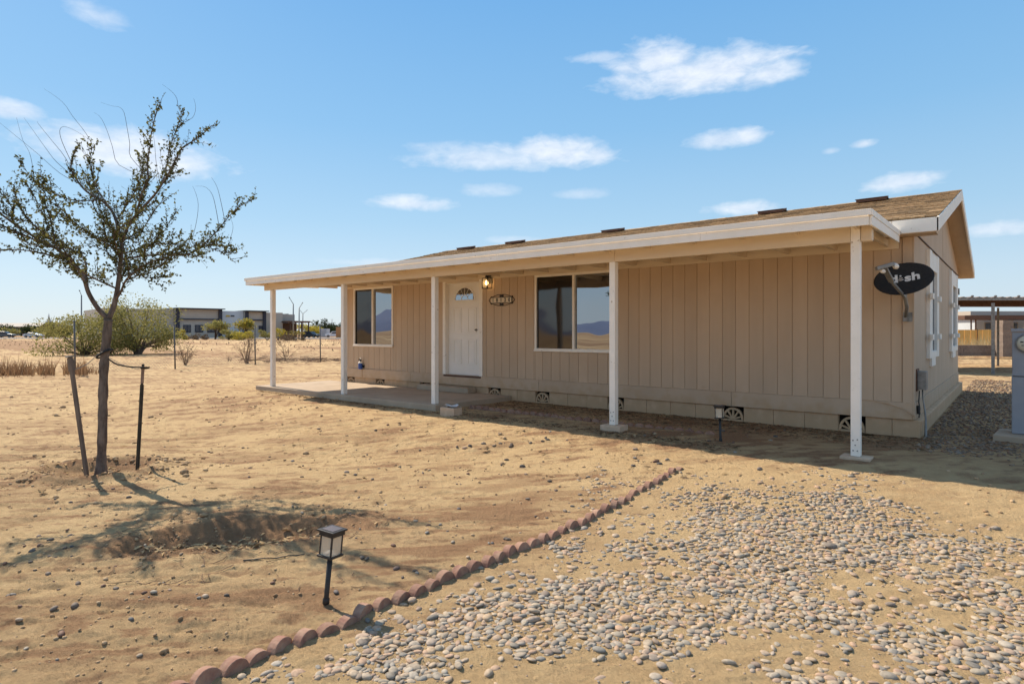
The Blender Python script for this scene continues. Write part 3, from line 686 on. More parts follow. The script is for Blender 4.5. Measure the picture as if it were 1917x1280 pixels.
# tall narrow windows of the gable side, white surrounds standing proud
for y0, y1 in ((1.40, 2.78), (5.42, 7.02)):
    z0, z1 = 1.225, 2.85; s = .30; w = MB(); X1_ = .062
    w.box(.0125, X1_, y0, y0+s, z0, z1-.02); w.box(.0125, X1_, y1-s, y1, z0, z1-.02)
    w.box(.0125, X1_-.004, y0+s, y1-s, z1-.30, z1-.06); w.box(.0125, X1_-.004, y0+s, y1-s, z0, z0+.10)
    n = 5
    for k in range(n):
        yy = y0+s+(y1-y0-2*s)*k/n; w.box(.0125, X1_-.008, yy+.03, yy+(y1-y0-2*s)/n-.03, z1-.06, z1-.03)
    w.box(.0125, X1_-.012, y0+.42, y1-.42, z0-.13, z0-.0005)
    win = w.build('side_window', WHITE, house, bevel=.004, fix=False)
    boxp('pane', GLASS, win, .013, .018, y0+s, y1-s, z0+.10, z1-.30, 0)
    boxp('mullion', WHITE, win, .019, .034, (y0+y1)/2-.02, (y0+y1)/2+.02, z0+.10, z1-.30)
    for zz in (1.50, 2.10):
        for yy in (y0-.06, y1-s+.02): boxp('bracket', WHITE, win, X1_+.001, X1_+.04, yy, yy+.22, zz, zz+.085)

# porch roof
por = MB().prism([(-12.86, -2.25, 2.802), (-12.86, -.33, 2.825), (-12.86, -.33, 2.885), (-12.86, -2.25, 2.862)], (0, 0, 0), (12.72, 0, 0)).build('porch_roof', WHITE, house)
jf = [-12.87, -8.9, -5.1, -1.9, -.13]
for a, b_ in zip(jf[:-1], jf[1:]):
    boxp('fascia_board', WHITE, por, a+.0015, b_-.0015, -2.275, -2.2505, 2.706, 2.803)
MB().box(-12.895, -.105, -2.295, -2.2755, 2.804, 2.868).build('drip_strip', WHITE, por, fix=False, bevel=.003)
for xx in (-.13, -12.89):
    MB().prism([(xx, -2.25, 2.706), (xx, -.33, 2.742), (xx, -.33, 2.83), (xx, -2.25, 2.803)], (0, 0, 0), (.024, 0, 0)).build('fascia_board', WHITE, por, bevel=.002)
    MB().prism([(xx-.006, -2.275, 2.804), (xx-.006, -.33, 2.831), (xx-.006, -.33, 2.893), (xx-.006, -2.275, 2.868)], (0, 0, 0), (.036, 0, 0)).build('drip_strip', WHITE, por, bevel=.002)
x = -12.5
while x < -.2: MB().prism([(x, -2.245, 2.715), (x, -.04, 2.735), (x, -.04, 2.823), (x, -2.245, 2.801)], (0, 0, 0), (.038, 0, 0)).build('rafter', CREAM, por); x += .61
boxp('ledger', CREAM, por, -12.27, -.15, -.039, -.013, 2.70, 2.84)
# beam and posts
PX = [-12.30, -9.543, -6.874, -3.29, -.39]
bj = [-12.62, -6.83, -3.25, -.355]
bm_ = [boxp('porch_beam', CREAM, house, a+.0015, b_-.0015, -1.953, -1.915, 2.585, 2.798, .004) for a, b_ in zip(bj[:-1], bj[1:])]
boxp('porch_beam', CREAM, house, -12.62, -.30, -1.898, -1.86, 2.59, 2.798, .004)
boxp('porch_beam', CREAM, house, -.262, -.15, -1.953, -1.862, 2.585, 2.76, .014)
for k, px in enumerate(PX):
    zb = (.355, .355, .355, .333, .283)[k]; top = 2.584 if k < 4 else 2.80
    x0, x1 = (px-.045, px+.045) if k < 4 else (-.354, -.264)
    p = boxp('porch_post', WHITE, house, x0, x1, -1.955, -1.862, zb, top, .004)
    if k >= 3:
        b = MB()
        for dx_, dz_ in ((-.02, .06), (.02, .06), (0, .12), (-.022, .17), (.02, .18)): b.lathe([(0, -.004), (.007, -.003), (.008, 0)], 8, ((x0+x1)/2+dx_, -1.956, zb+dz_), 'Y')
        b.box(x0-.002, x0-.0005, -1.93, -1.88, zb, zb+.2); b.build('bracket', STEEL, p)
# ------------------------------------------------------------------ slab, step, footings
cs_ = thing('porch_slab', 'low brown concrete porch slab in front of the white door', 'concrete slab', (-9.8, -1, .1))
MB().box(-12.85, -9.93, -2.04, -.003, -.1, .353).build('slab_section', CONC, cs_, bevel=.012, fix=False)
MB().box(-9.92, -6.70, -2.06, -.003, -.1, .355).build('slab_section', CONC, cs_, bevel=.012, fix=False)
tag(MB().box(-9.15, -7.62, -.29, -.04, .357, .468).build('doorstep', CONC, None, bevel=.01, fix=False), 'low concrete step on the slab below the white door', 'step')
def footing(name, x0, x1, y0, y1, z0, z1, m, lab):
    b = MB().box(x0, x1, y0, y1, z0, z1).build(name, m, None, bevel=.008, fix=False); return tag(b, lab, 'concrete block')
footing('footing_block', -3.44, -3.13, -2.03, -1.79, .1, .331, CONC2, 'concrete block under the second porch post from the right')
footing('footing_pad', -.45, -.16, -2.02, -1.80, .15, .281, CONC2, 'flat concrete pad under the rightmost porch post')
kb = G(856, 775); kz = gz(kb[0], kb[1])
footing('paving_block', -6.34, -6.02, -2.30, -2.10, kz-.05, kz+.125, CONC2, 'grey concrete block on the dirt at the right corner of the porch slab')
cr = MB(); P = [(-6.30+.26*i/5+R.uniform(-.02, .02), -2.27+.14*j/3+R.uniform(-.01, .01), kz+.13+R.uniform(.0, .05)) for j in range(4) for i in range(6)]
cr.add(P, [(j*6+i, j*6+i+1, j*6+i+7) for j in range(3) for i in range(5)]+[(j*6+i, j*6+i+7, j*6+i+6) for j in range(3) for i in range(5)])
tag(cr.build('crumpled_foil', noise_mat('pale_foil', (.5, .5, .48), (.6, .6, .6), 20, 3, .35, 0, metal=.4), None), 'crumpled pale sheet lying on the block by the porch slab', 'litter')

# ------------------------------------------------------------------ things on and by the house
def lbox(b, x0, x1, y0, y1, z0, z1): return b.box(x0, x1, y0, y1, z0, z1)
BULB = mat('lamp_bulb', (1, .8, .5), .5); bb_ = BULB.node_tree.nodes['Principled BSDF']; bb_.inputs['Emission Color'].default_value = (1, .62, .25, 1); bb_.inputs['Emission Strength'].default_value = 6
CLEAR = mat('lantern_glass', (.75, .7, .6), .1, .5); CLEAR.node_tree.nodes['Principled BSDF'].inputs['Alpha'].default_value = .22
LANT = mat('frosted_lantern_pane', (.72, .62, .48), .35, .5); LANT.node_tree.nodes['Principled BSDF'].inputs['Alpha'].default_value = .42
t = thing('wall_lamp', 'lit black lantern lamp on the wall right of the front door', 'wall lamp', (-7.26, 0, 2.6))
lx = -7.235
boxp('back_plate', BLACK, t, -7.30, -7.19, -.028, -.013, 2.60, 2.80)
MB().box(-7.275, -7.215, -.12, -.028, 2.735, 2.80).lathe([(.0, 0), (.035, 0), (.035, .05), (.0, .05)], 10, (lx-.01, -.12, 2.70)).build('arm', BLACK, t)
b = MB(); a_, y0, y1, z0, z1 = .075, -.20, -.05, 2.49, 2.705; q = .012
for xx in (lx-a_, lx+a_-q):
    for yy in (y0, y1-q): b.box(xx, xx+q, yy, yy+q, z0, z1)
for zz in (z0, z1-q):
    b.box(lx-a_+q, lx+a_-q, y0, y0+q, zz, zz+q).box(lx-a_+q, lx+a_-q, y1-q, y1, zz, zz+q).box(lx-a_, lx-a_+q, y0+q, y1-q, zz, zz+q).box(lx+a_-q, lx+a_, y0+q, y1-q, zz, zz+q)
b.box(lx-a_+q, lx+a_-q, y0+q, y1-q, z1-.008, z1-.002); b.build('cage', BLACK, t, fix=False)
for (x0, x1, ya, yb) in ((lx-a_+q, lx+a_-q, y0+.004, y0+.007), (lx-a_+.004, lx-a_+.007, y0+q, y1-q), (lx+a_-.007, lx+a_-.004, y0+q, y1-q)): boxp('pane', CLEAR, t, x0, x1, ya, yb, z0+q, z1-q, 0)
MB().lathe([(0, 2.56), (.018, 2.567), (.03, 2.59), (.032, 2.61), (.022, 2.64), (.014, 2.66), (0, 2.66)], 14, (lx-.01, -.125, 0)).build('bulb', BULB, t, smooth=True)

def text_mesh(txt, size, ext=.002, sx=1.0, bold=0):
    c = bpy.data.curves.new('lettering', 'FONT'); c.body = txt; c.size = size; c.extrude = ext; c.align_x = 'CENTER'; c.align_y = 'CENTER'; c.offset = bold; c.resolution_u = 3
    o = bpy.data.objects.new('tmp', c); COL.objects.link(o); dg = bpy.context.evaluated_depsgraph_get()
    me = bpy.data.meshes.new_from_object(o.evaluated_get(dg)); bpy.data.objects.remove(o); me.name = 'lettering'
    for v in me.vertices: v.co.x *= sx
    return me
t = thing('house_number_sign', 'black scrollwork house number sign with cream tiles on the wall', 'sign', (-6.94, 0, 2.255))
cx_, cz_ = -6.94, 2.255
boxp('plate', BLACK, t, cx_-.275, cx_+.275, -.028, -.0135, cz_-.062, cz_+.062)
PLATE = noise_mat('cream_tile', (.72, .62, .48), (.66, .56, .43), 20, 3, .5, 0)
for k, ch in enumerate('18120'):
    xx = cx_-.212+.106*k; p = boxp('number_tile', PLATE, t, xx-.052, xx+.052, -.036, -.0285, cz_-.050, cz_+.050)
    me = text_mesh(ch, .105, .0012, .85, .0035); o = link('digit', me, BLACK, p); o.rotation_euler = (math.pi/2, 0, 0); o.location = Vector((xx, -.0378, cz_-.002))-wloc(p)
b = MB()
for s in (-1, 1):
    for q_ in (-1, 1):
        b.tube([(cx_+q_*x, -.02, cz_+s*z) for x, z in ((.275, .060), (.19, .085), (.10, .108), (.02, .112), (.0, .10))], .006, 6)
        b.tube([(cx_+q_*x, -.02, cz_+s*z) for x, z in ((.275, .055), (.31, .035), (.335, 0))], .006, 6)
        b.tube([(cx_+q_*x, -.02, cz_+s*z) for x, z in ((.27, .075), (.285, .06), (.28, .045))], .012, 6)
        b.tube([(cx_+q_*(.035+.022*math.cos(a)), -.02, cz_+s*(.083+.018*math.sin(a))) for a in np.linspace(0, 5.6, 9)], .004, 5)
    b.box(cx_-.035, cx_+.035, -.03, -.014, cz_+s*.085-.016, cz_+s*.085+.016)
b.build('scrollwork', BLACK, t)

BLUE = mat('blue_canister', (.02, .07, .30), .4, .5)
t = thing('wall_canister', 'small blue canister with a black valve on the wall below the left window', 'canister', (-11.45, 0, .8)); cx_ = -11.45
MB().lathe([(0, .70), (.045, .70), (.052, .715), (.052, .83), (.045, .86), (.02, .885), (0, .885)], 14, (cx_, -.085, 0)).build('bottle', BLUE, t, smooth=True)
MB().lathe([(.0535, .845), (.05, .872), (.022, .895)], 14, (cx_, -.085, 0)).build('white_band', DOORW, t, smooth=True)
MB().lathe([(.02, .88), (.022, .90), (.022, .93), (0, .93)], 8, (cx_, -.085, 0)).box(cx_-.07, cx_+.03, -.10, -.07, .925, .94).tube([(cx_-.06, -.085, .94), (cx_-.03, -.085, .965), (cx_+.03, -.085, .955)], .009, 5).build('valve', BLACK, t)
boxp('bracket', BLACK, t, cx_-.02, cx_+.075, -.033, -.0135, .74, .80); boxp('conduit', TAN2, t, cx_-.008, cx_+.008, -.046, -.0345, .50, .71)

t = thing('satellite_dish', 'black satellite dish with white lettering on a bent grey arm', 'satellite dish', (0, -.1, 1.8))
DC = Vector(PD(1691, 521, 7.62))
DISHB = noise_mat('dish_black', (.020, .018, .017), (.03, .027, .025), 40, 5, .55, .1, 60)
tc_ = Vector(CAM)-DC; tc_.z = 0; tc_.normalize(); nrm = (tc_*math.cos(math.radians(40))+Vector((0, 0, 1))*math.sin(math.radians(40))).normalized()
nrm = (nrm + Vector((-.12, 0, 0))).normalized()
rt = Vector((0, 0, 1)).cross(nrm).normalized(); upv = nrm.cross(rt)
ro = math.radians(9); rt, upv = rt*math.cos(ro)+upv*math.sin(ro), upv*math.cos(ro)-rt*math.sin(ro)
A_, B_ = .318, .27
def dishp(r, a, off): return DC+rt*(A_*r*math.cos(a))+upv*(B_*r*math.sin(a))+nrm*(.055*(r*r-1)+off)
V = []; Fc = []; n = 40; rr = [0.001, .2, .4, .6, .8, .95, 1.0, 1.015, 1.0, .9, .6, .3, .001]; oo = [0]*7+[-.004]+[-.012]*5
for r, o_ in zip(rr, oo):
    for k in range(n): V.append(dishp(r, 2*math.pi*k/n, o_))
for i in range(len(rr)-1):
    for k in range(n): Fc.append((i*n+k, i*n+(k+1) % n, (i+1)*n+(k+1) % n, (i+1)*n+k))
dish = MB().add(V, Fc).build('reflector', DISHB, t, smooth=True)
LETT = mat('pale_lettering', (.72, .68, .63), .6)
M4 = Matrix((rt, upv, nrm)).transposed().to_4x4()
def onto(me, lx_, ly_):
    for v in me.vertices:
        x, y = lx_+v.co.x, ly_+v.co.y; r2 = (x/A_)**2+(y/B_)**2
        v.co = DC+rt*x+upv*y+nrm*(.055*(r2-1)+.004+v.co.z)-wloc(dish)
    return link('lettering', me, LETT, dish)
ty = .045
onto(text_mesh('d', .17, .001, 1.1, .006), -.105, ty); onto(text_mesh('s', .17, .001, 1.1, .006), .045, ty-.0); onto(text_mesh('h', .17, .001, 1.1, .006), .130, ty)
b = MB()
b.lathe([(0, 0), (.012, 0), (.012, .002), (0, .002)], 10, (-.03, ty+.045, 0))
for r_, zz in ((.026, .012), (.038, -.008)):
    pts = [(-.03+r_*math.sin(a), ty+zz+.014-r_*math.cos(a)*.8, .001) for a in np.linspace(-.8, .8, 7)]; b.tube(pts, .0055, 4)
onto(b.mesh('lettering'), 0, 0)
m0 = Vector((-.075, -.02, 1.80)); m1 = Vector(PD(1698, 575, 7.72)); m2 = Vector(PD(1694, 556, 7.62))-nrm*.04; hub = DC-nrm*.09
MB().tube([m0+Vector((0, -.03, 0)), m1, m2, hub], .021, 8).build('mast', STEEL, t, smooth=True)
MB().box(-.10, .0, -.038, -.0305, 1.75, 1.87).box(-.10, -.05, -.09, -.0455, 1.75, 1.82).build('mount_plate', STEEL, t, fix=False)
la = Vector(PD(1694, 556, 7.55)); lb = Vector(PD(1669, 527, 7.28)); lc = Vector(PD(1655, 500, 7.1))
MB().beam(la, lb, .03, .03).beam(lb, lc, .06, .03).build('arm', STEEL, t, bevel=.004)
ld0 = Vector(PD(1640, 503, 7.1)); ld1 = Vector(PD(1673, 494, 7.1))
MB().beam(ld0, ld1, .05, .045).build('receiver', STEEL, t, bevel=.008)
for k, (u, v, r_) in enumerate(((1676, 497, .03), (1651, 507, .024))):
    c0 = Vector(PD(u, v, 7.1)); MB().tube([c0, c0+(DC-c0).normalized()*.06], [r_, r_*1.1], 12).build('feed_horn', DOORW, t, smooth=True)

t = thing('utility_box', 'small grey cable box with a hanging conduit on the gable wall corner', 'utility box', (.1, .3, .9))
boxp('enclosure', STEEL, t, .0255, .125, .22, .42, .86, 1.10, .006)
MB().box(.012, .025, .19, .45, .84, 1.13).build('mount_plate', BROWN, t, fix=False)
MB().tube([(.075, .30, .86), (.08, .29, .74), (.105, .25, .60), (.12, .20, .48), (.125, .15, .30), (.13, .12, .22)], [.009, .009, .010, .012, .018, .024], 8).build('conduit', STEEL, t, smooth=True)
MB().tube([(.05, .21, .85), (.045, .19, .70), (.06, .16, .62), (.05, .16, .50)], .008, 6).tube([(.04, .15, .66), (.05, .14, .55)], .022, 6).build('cable', RUBBER, t)
tag(MB().tube([(-.66, -.037, .712), (-.45, -.04, .706), (-.25, -.05, .672), (-.10, -.055, .625), (-.02, -.06, .575), (.03, -.04, .54)], .006, 6).build('cable', TAN2, None), 'thin cable sagging along the belt board at the right front corner', 'cable')

# meter pedestal on its concrete base at the right edge
t = thing('meter_pedestal', 'grey electric meter pedestal cut by the right edge', 'electric meter', (1.36, .9, .25))
mx0, mx1, my0, my1 = .985, 1.45, .62, .95
boxp('lower_cabinet', GREYBOX, t, mx0, mx1, my0, my1, .335, 1.055, .008); boxp('upper_cabinet', GREYBOX, t, mx0+.004, mx1, my0-.012, my1, 1.062, 1.62, .008); boxp('cover', GREYBOX, t, mx0-.006, mx1+.006, my0-.03, my1+.01, 1.621, 1.66, .004)
MB().box(mx0+.35, mx0+.42, my0-.012, my0-.001, .335, .39).build('latch', STEEL, t, fix=False)
MCREAM = mat('meter_face', (.62, .58, .46), .4)
mc = (1.135, my0-.012, 1.475)
MB().lathe([(.105, 0), (.115, -.01), (.115, -.03), (.10, -.04), (.10, -.03)], 28, mc, 'Y').build('meter_ring', STEEL, t, smooth=True)
face = MB().lathe([(.10, -.028), (.09, -.05), (.0, -.052)], 28, mc, 'Y').build('meter_face', MCREAM, t, smooth=True)
b = MB(); y_ = mc[1]-.0545
b.box(mc[0]-.02, mc[0]+.065, y_, y_+.003, mc[2]+.005, mc[2]+.03).box(mc[0]-.065, mc[0]-.035, y_, y_+.003, mc[2]+.01, mc[2]+.025).box(mc[0]-.055, mc[0]-.03, y_, y_+.003, mc[2]-.03, mc[2]-.02).box(mc[0]-.02, mc[0]+.03, y_, y_+.003, mc[2]-.032, mc[2]-.018)
b.build('dial', BLACK, face, fix=False)
tag(MB().prism([(.80, .40, .2), (1.30, .30, .2), (1.75, .34, .2), (1.75, 1.2, .2), (.86, 1.1, .2)], (0, 0, 0), (0, 0, .13)).build('concrete_pad', CONC, None, bevel=.012), 'rough concrete base under the grey meter pedestal', 'concrete base')

# ------------------------------------------------------------------ solar path lamps
PANEL = noise_mat('solar_panel', (.09, .08, .085), (.16, .12, .11), 12, 4, .35, 0, spec=.6)
def path_lamp(p, sc, lean, rz, lab):
    t = thing('path_lamp', lab, 'garden lamp', p, 'solar path lamps'); t.rotation_euler = (lean[0], lean[1], rz); t.scale = (sc,)*3
    h = .285; a = .047
    MB().lathe([(0, -.05), (.013, -.05), (.0145, 0), (.016, h), (0, h)], 12).build('stem', BLACK, t, local=True, smooth=True)
    MB().lathe([(.018, 0), (.021, .004), (.021, .03), (.018, .034)], 12).build('collar', BLACK, t, local=True, smooth=True)
    b = MB(); b.box(-a-.008, a+.008, -a-.008, a+.008, h, h+.012).box(-a-.006, a+.006, -a-.006, a+.006, h+.126, h+.15)
    for x in (-a, a-.009):
        for y in (-a, a-.009): b.box(x, x+.009, y, y+.009, h+.0125, h+.1255)
    cg = b.build('cage', BLACK, t, local=True, bevel=.0015, fix=False)
    MB().box(-a-.016, a+.016, -a-.016, a+.016, h+.1505, h+.162).build('cap', BLACK, t, local=True, bevel=.002, fix=False)
    MB().box(-a+.004, a-.004, -a+.004, a-.004, h+.1625, h+.164).build('solar_panel', PANEL, t, local=True, fix=False)
    MB().lathe([(0, h+.013), (.045, h+.013), (.02, h+.03), (0, h+.032)], 12).build('reflector', DOORW, t, local=True, smooth=True)
    for (x0, x1, y0, y1) in ((-a+.009, a-.009, -a+.003, -a+.005), (-a+.009, a-.009, a-.005, a-.003), (-a+.003, -a+.005, -a+.009, a-.009), (a-.005, a-.003, -a+.009, a-.009)):
        MB().box(x0, x1, y0, y1, h+.013, h+.125).build('pane', LANT, t, local=True, fix=False)
p = G(610, 1129); path_lamp(p, 1.0, (math.radians(-3), math.radians(4), 0), math.radians(12), 'black solar path lamp leaning in the foreground beside the red edging')
p = G(1349, 826); path_lamp(p, 1.0, (0, math.radians(-2), 0), math.radians(8), 'black solar path lamp standing in the shade before the wall')

# ------------------------------------------------------------------ scalloped edging
def scallop():
    b = MB(); n = 10; r = .071; th = .056; h0 = -.05
    prof = [(-r, h0)]+[(-r*math.cos(math.pi*k/n), r*.98*math.sin(math.pi*k/n)) for k in range(n+1)]+[(r, h0)]
    b.prism([(th/2, y, z) for y, z in prof], (0, 0, 0), (-th, 0, 0)); me = b.mesh('edging_brick')
    import bmesh
    bm = bmesh.new(); bm.from_mesh(me); bmesh.ops.recalc_face_normals(bm, faces=bm.faces); bmesh.ops.bevel(bm, geom=[e for e in bm.edges if e.calc_length() > 0], offset=.0025, segments=1, affect='EDGES'); bm.to_mesh(me); bm.free(); me.materials.append(REDB); return me
scm = scallop()
a0 = G(330, 1290); a1 = G(1270, 879); nS = 40
for k in range(-2, nS):
    f = k/(nS-1); x = a0[0]+(a1[0]-a0[0])*f+.012*math.sin(k*1.3)+R.uniform(-.006, .006); y = a0[1]+(a1[1]-a0[1])*f
    o = link('edging_brick', scm, REDB); o.location = (x, y, gz(x, y)-.012-.004*f+R.uniform(-.014, .006)-(.012 if k > 30 else 0)); o.rotation_euler = (R.uniform(-.05, .05), R.uniform(-.16, .10), R.uniform(-.2, .2)+.16)
    sp_l = {-1: 'red edging brick cut by the bottom edge of the picture', 1: 'second whole red edging brick from the bottom edge', 6: 'red edging brick nearest the foot of the front path lamp', nS-1: 'farthest tiny red edging brick where the yard row ends'}
    tag(o, sp_l.get(k, 'red scalloped edging brick in the row beside the river pebbles'), 'edging brick', 'red scalloped edging row in the yard')
b0 = G(885, 765); b1 = G(1330, 812); nS = 30
for k in range(nS):
    f = k/(nS-1); x = b0[0]+(b1[0]-b0[0])*f; y = b0[1]+(b1[1]-b0[1])*f+.02*math.sin(k*.8)
    o = link('edging_brick', scm, REDB); o.location = (x, y, gz(x, y)-.004-.03*f+R.uniform(-.01, .008)); o.rotation_euler = (R.uniform(-.08, .08), R.uniform(-.12, .12), math.pi/2+R.uniform(-.12, .12))
    tag(o, 'half buried red edging brick in the shaded row along the house', 'edging brick', 'red scalloped edging row along the house')

# ------------------------------------------------------------------ river pebbles
def poly_in(P, x, y):
    c = np.zeros(len(x), bool); j = len(P)-1
    for i in range(len(P)):
        xi, yi = P[i][:2]; xj, yj = P[j][:2]
        k = ((yi > y) != (yj > y)) & (x < (xj-xi)*(y-yi)/(yj-yi+1e-12)+xi); c ^= k; j = i
    return c
def edge_fall(P, x, y):
    d = np.full(len(x), 9.)
    for i in range(len(P)):
        a = np.array(P[i][:2]); b_ = np.array(P[(i+1) % len(P)][:2]); ab = b_-a; t = np.clip(((x-a[0])*ab[0]+(y-a[1])*ab[1])/(ab@ab), 0, 1)
        d = np.minimum(d, np.hypot(x-a[0]-t*ab[0], y-a[1]-t*ab[1]))
    return d
GP = [G(*q) for q in ((560, 1300), (700, 1165), (800, 1130), (900, 1085), (1010, 1050), (1050, 985), (1130, 955), (1290, 925), (1420, 915), (1560, 922), (1720, 945), (1850, 985), (1990, 1015), (2150, 1040), (2400, 1400))]
GP.append(np.array([2.2, -9.3, 0])); GP.append(np.array([-.9, -9.2, 0]))
sp = .038
gx, gy = np.meshgrid(np.arange(-3, 4.2, sp), np.arange(-9.3, -2.2, sp)); gx = gx.ravel()+NR.uniform(-.45, .45, gx.size)*sp; gy = gy.ravel()+NR.uniform(-.45, .45, gy.size)*sp
ins = poly_in(GP, gx, gy); gx, gy = gx[ins], gy[ins]
ed_ = edge_fall(GP, gx, gy)
den = fbm(gx*1.35+4, gy*1.6+9, 4, 201, .6)
for (u_, v_, r_, a_) in ((1010, 1200, .55, .10), (1180, 1180, .5, .08), (1080, 1080, .5, .07), (1480, 1080, .6, .06), (1750, 1090, .6, .06), (1400, 930, .7, .05), (1300, 1250, .35, -.06), (1380, 985, .55, -.08), (1560, 1200, .4, -.12), (1250, 1020, .35, -.06), (1780, 1190, .3, -.08), (1590, 1010, .4, -.05)):
    c_ = G(u_, v_); den = den+a_*np.exp(-(((gx-c_[0])**2+(gy-c_[1])**2)/r_**2))
pr = sstep(.44, .58, den+.08*sstep(0, .5, ed_)-.04)*.84+.11
dcam = np.hypot(gx-CAM[0], gy-CAM[1])
keep = NR.random(len(gx)) < pr
vis = ((gx-CAM[0])*FW[0]+(gy-CAM[1])*FW[1] > 1.5)
gx, gy = gx[keep & vis], gy[keep & vis]
# strays outside the patch, along the edging and over the yard
def strays(n, u0, u1, v0, v1, fn=None):
    out_ = []
    while len(out_) < n:
        q = G(R.uniform(u0, u1), R.uniform(v0, v1))
        if fn is None or fn(q): out_.append(q)
    return out_
st = strays(260, 560, 1700, 885, 1180, lambda q: q[0] > a0[0]+.05)
st += strays(330, 1080, 1640, 872, 960, lambda q: fbm(np.array([q[0]*2]), np.array([q[1]*2]), 3, 5)[0] > .5)
st += strays(60, 430, 800, 1150, 1280, lambda q: q[0] > a0[0]+.08)
sx = np.array([q[0] for q in st]); sy = np.array([q[1] for q in st])
px = np.concatenate([gx, sx]); py = np.concatenate([gy, sy]); n = len(px)
sz = np.clip(NR.lognormal(0, .26, n), .5, 1.7)*.0230; asp = NR.uniform(.5, .85, n); fl = NR.uniform(.24, .44, n)
S = np.stack([sz, sz*asp, sz*fl], 1); rot = NR.uniform(0, 6.28, n); tl = NR.normal(0, .22, n)
pz = ground(px, py)+S[:, 2]*NR.uniform(-.35, .55, n)
dc = np.hypot(px-CAM[0], py-CAM[1]); big = np.argsort(-(S[:, 0]/dc)*((px-CAM[0])*RT[0]+(py-CAM[1])*RT[1] < dc*.66)*(((px-CAM[0])*FW[0]+(py-CAM[1])*FW[1]) > 1.95))
sel = big[:300]; rest = big[300:]
P_ = np.stack([px, py, pz], 1)
mesh2 = []
for k in range(8):
    me = bpy.data.meshes.new('river_pebble'); me.from_pydata(P2[k].tolist(), [], F2.tolist()); me.polygons.foreach_set('use_smooth', [True]*len(F2)); me.materials.append(PEB); mesh2.append(me)
for i in sel:
    o = link('river_pebble', mesh2[R.randrange(8)], PEB); o.location = P_[i]; o.scale = S[i]; o.rotation_euler = (tl[i], 0, rot[i])
    tag(o, 'smooth rounded river pebble lying loose in the foreground pebble bed', 'pebble', 'largest river pebbles of the bed in the foreground')
r1 = rest[dc[rest] < 5.5]; r2 = rest[dc[rest] >= 5.5]
V, Fc = scatter(P2, F2, P_[r1], S[r1], rot[r1], tl[r1]); V2, Fc2 = scatter(P1, F1, P_[r2], S[r2], rot[r2], tl[r2])
fi = NR.integers(0, len(px), 7000); fx_ = px[fi]+NR.normal(0, .05, 7000); fy_ = py[fi]+NR.normal(0, .05, 7000); fs = NR.lognormal(0, .35, 7000)*.0065
V3, Fc3 = scatter(P1, F1, np.stack([fx_, fy_, ground(fx_, fy_)+.001], 1), np.stack([fs, fs*.75, fs*.5], 1), NR.uniform(0, 6.28, 7000), NR.normal(0, .4, 7000))
Fc = np.concatenate([Fc, Fc2+len(V), Fc3+len(V)+len(V2)]); V = np.concatenate([V, V2, V3])
tag(npmesh('river_pebble_bed', V, Fc, PEB, smooth=True), 'bed of grey and tan river pebbles right of the red edging', None, None, 'stuff')
print('pebbles', n)

# dark gravel in the side passage, litter along the wall
gx, gy = np.meshgrid(np.arange(.15, 6, .062), np.arange(-1.7, 12, .062)); gx = gx.ravel()+NR.uniform(-.03, .03, gx.size); gy = gy.ravel()+NR.uniform(-.03, .03, gy.size)
k = (NR.random(len(gx)) < sstep(-1.7, -.2, gy+.9*(fbm(gx*1.5, gy*1.5, 3, 7)-.5))*.85); gx, gy = gx[k], gy[k]; n = len(gx)
sz = NR.lognormal(0, .3, n)*.021; S = np.stack([sz, sz*NR.uniform(.55, .9, n), sz*.45], 1)
V, Fc = scatter(P1, F1, np.stack([gx, gy, ground(gx, gy)+.004], 1), S, NR.uniform(0, 6.28, n), NR.normal(0, .3, n))
PEBS = pebble_mat('side_gravel_stone', [(.24, .165, .11), (.15, .11, .08), (.33, .235, .16), (.19, .13, .09), (.42, .31, .21), (.25, .21, .17), (.31, .18, .11)])
tag(npmesh('side_gravel', V, Fc, PEBS, smooth=True), 'dark brown gravel in the passage beside the gable wall', None, None, 'stuff'); print('gravel', n)

# small dark stones strewn over the yard: the larger ones singly
ys = []
for (nn, u0, u1, v0, v1) in ((46, 0, 640, 900, 1120), (26, 20, 420, 1000, 1270), (60, 640, 1150, 830, 980), (40, 900, 1500, 800, 880), (40, 380, 900, 780, 900), (24, 660, 1000, 980, 1100)):
    ys += strays(nn, u0, u1, v0, v1, lambda q: (q[0] < a0[0]-.08 or q[1] > a1[1]) and (R.random() < .25 or fbm(np.array([q[0]*1.3]), np.array([q[1]*1.9]), 2, 78)[0] > .56))
for i, q in enumerate(ys):
    o = link('yard_stone', mesh2[R.randrange(8)], None); s_ = R.choice((.010, .014, .017, .022, .026))*R.uniform(.8, 1.15)
    if q[1] > -4: s_ *= 1.25
    o.location = (q[0], q[1], gz(q[0], q[1])+s_*.2); o.scale = (s_, s_*R.uniform(.5, .8), s_*R.uniform(.4, .6)); o.rotation_euler = (0, 0, R.uniform(0, 6.3))
    o.material_slots[0].link = 'OBJECT'; o.material_slots[0].material = PEBD if R.random() < .75 else PEB
    tag(o, 'small dark stone lying on the bare dirt of the yard', 'stone', 'stones strewn over the dirt yard')
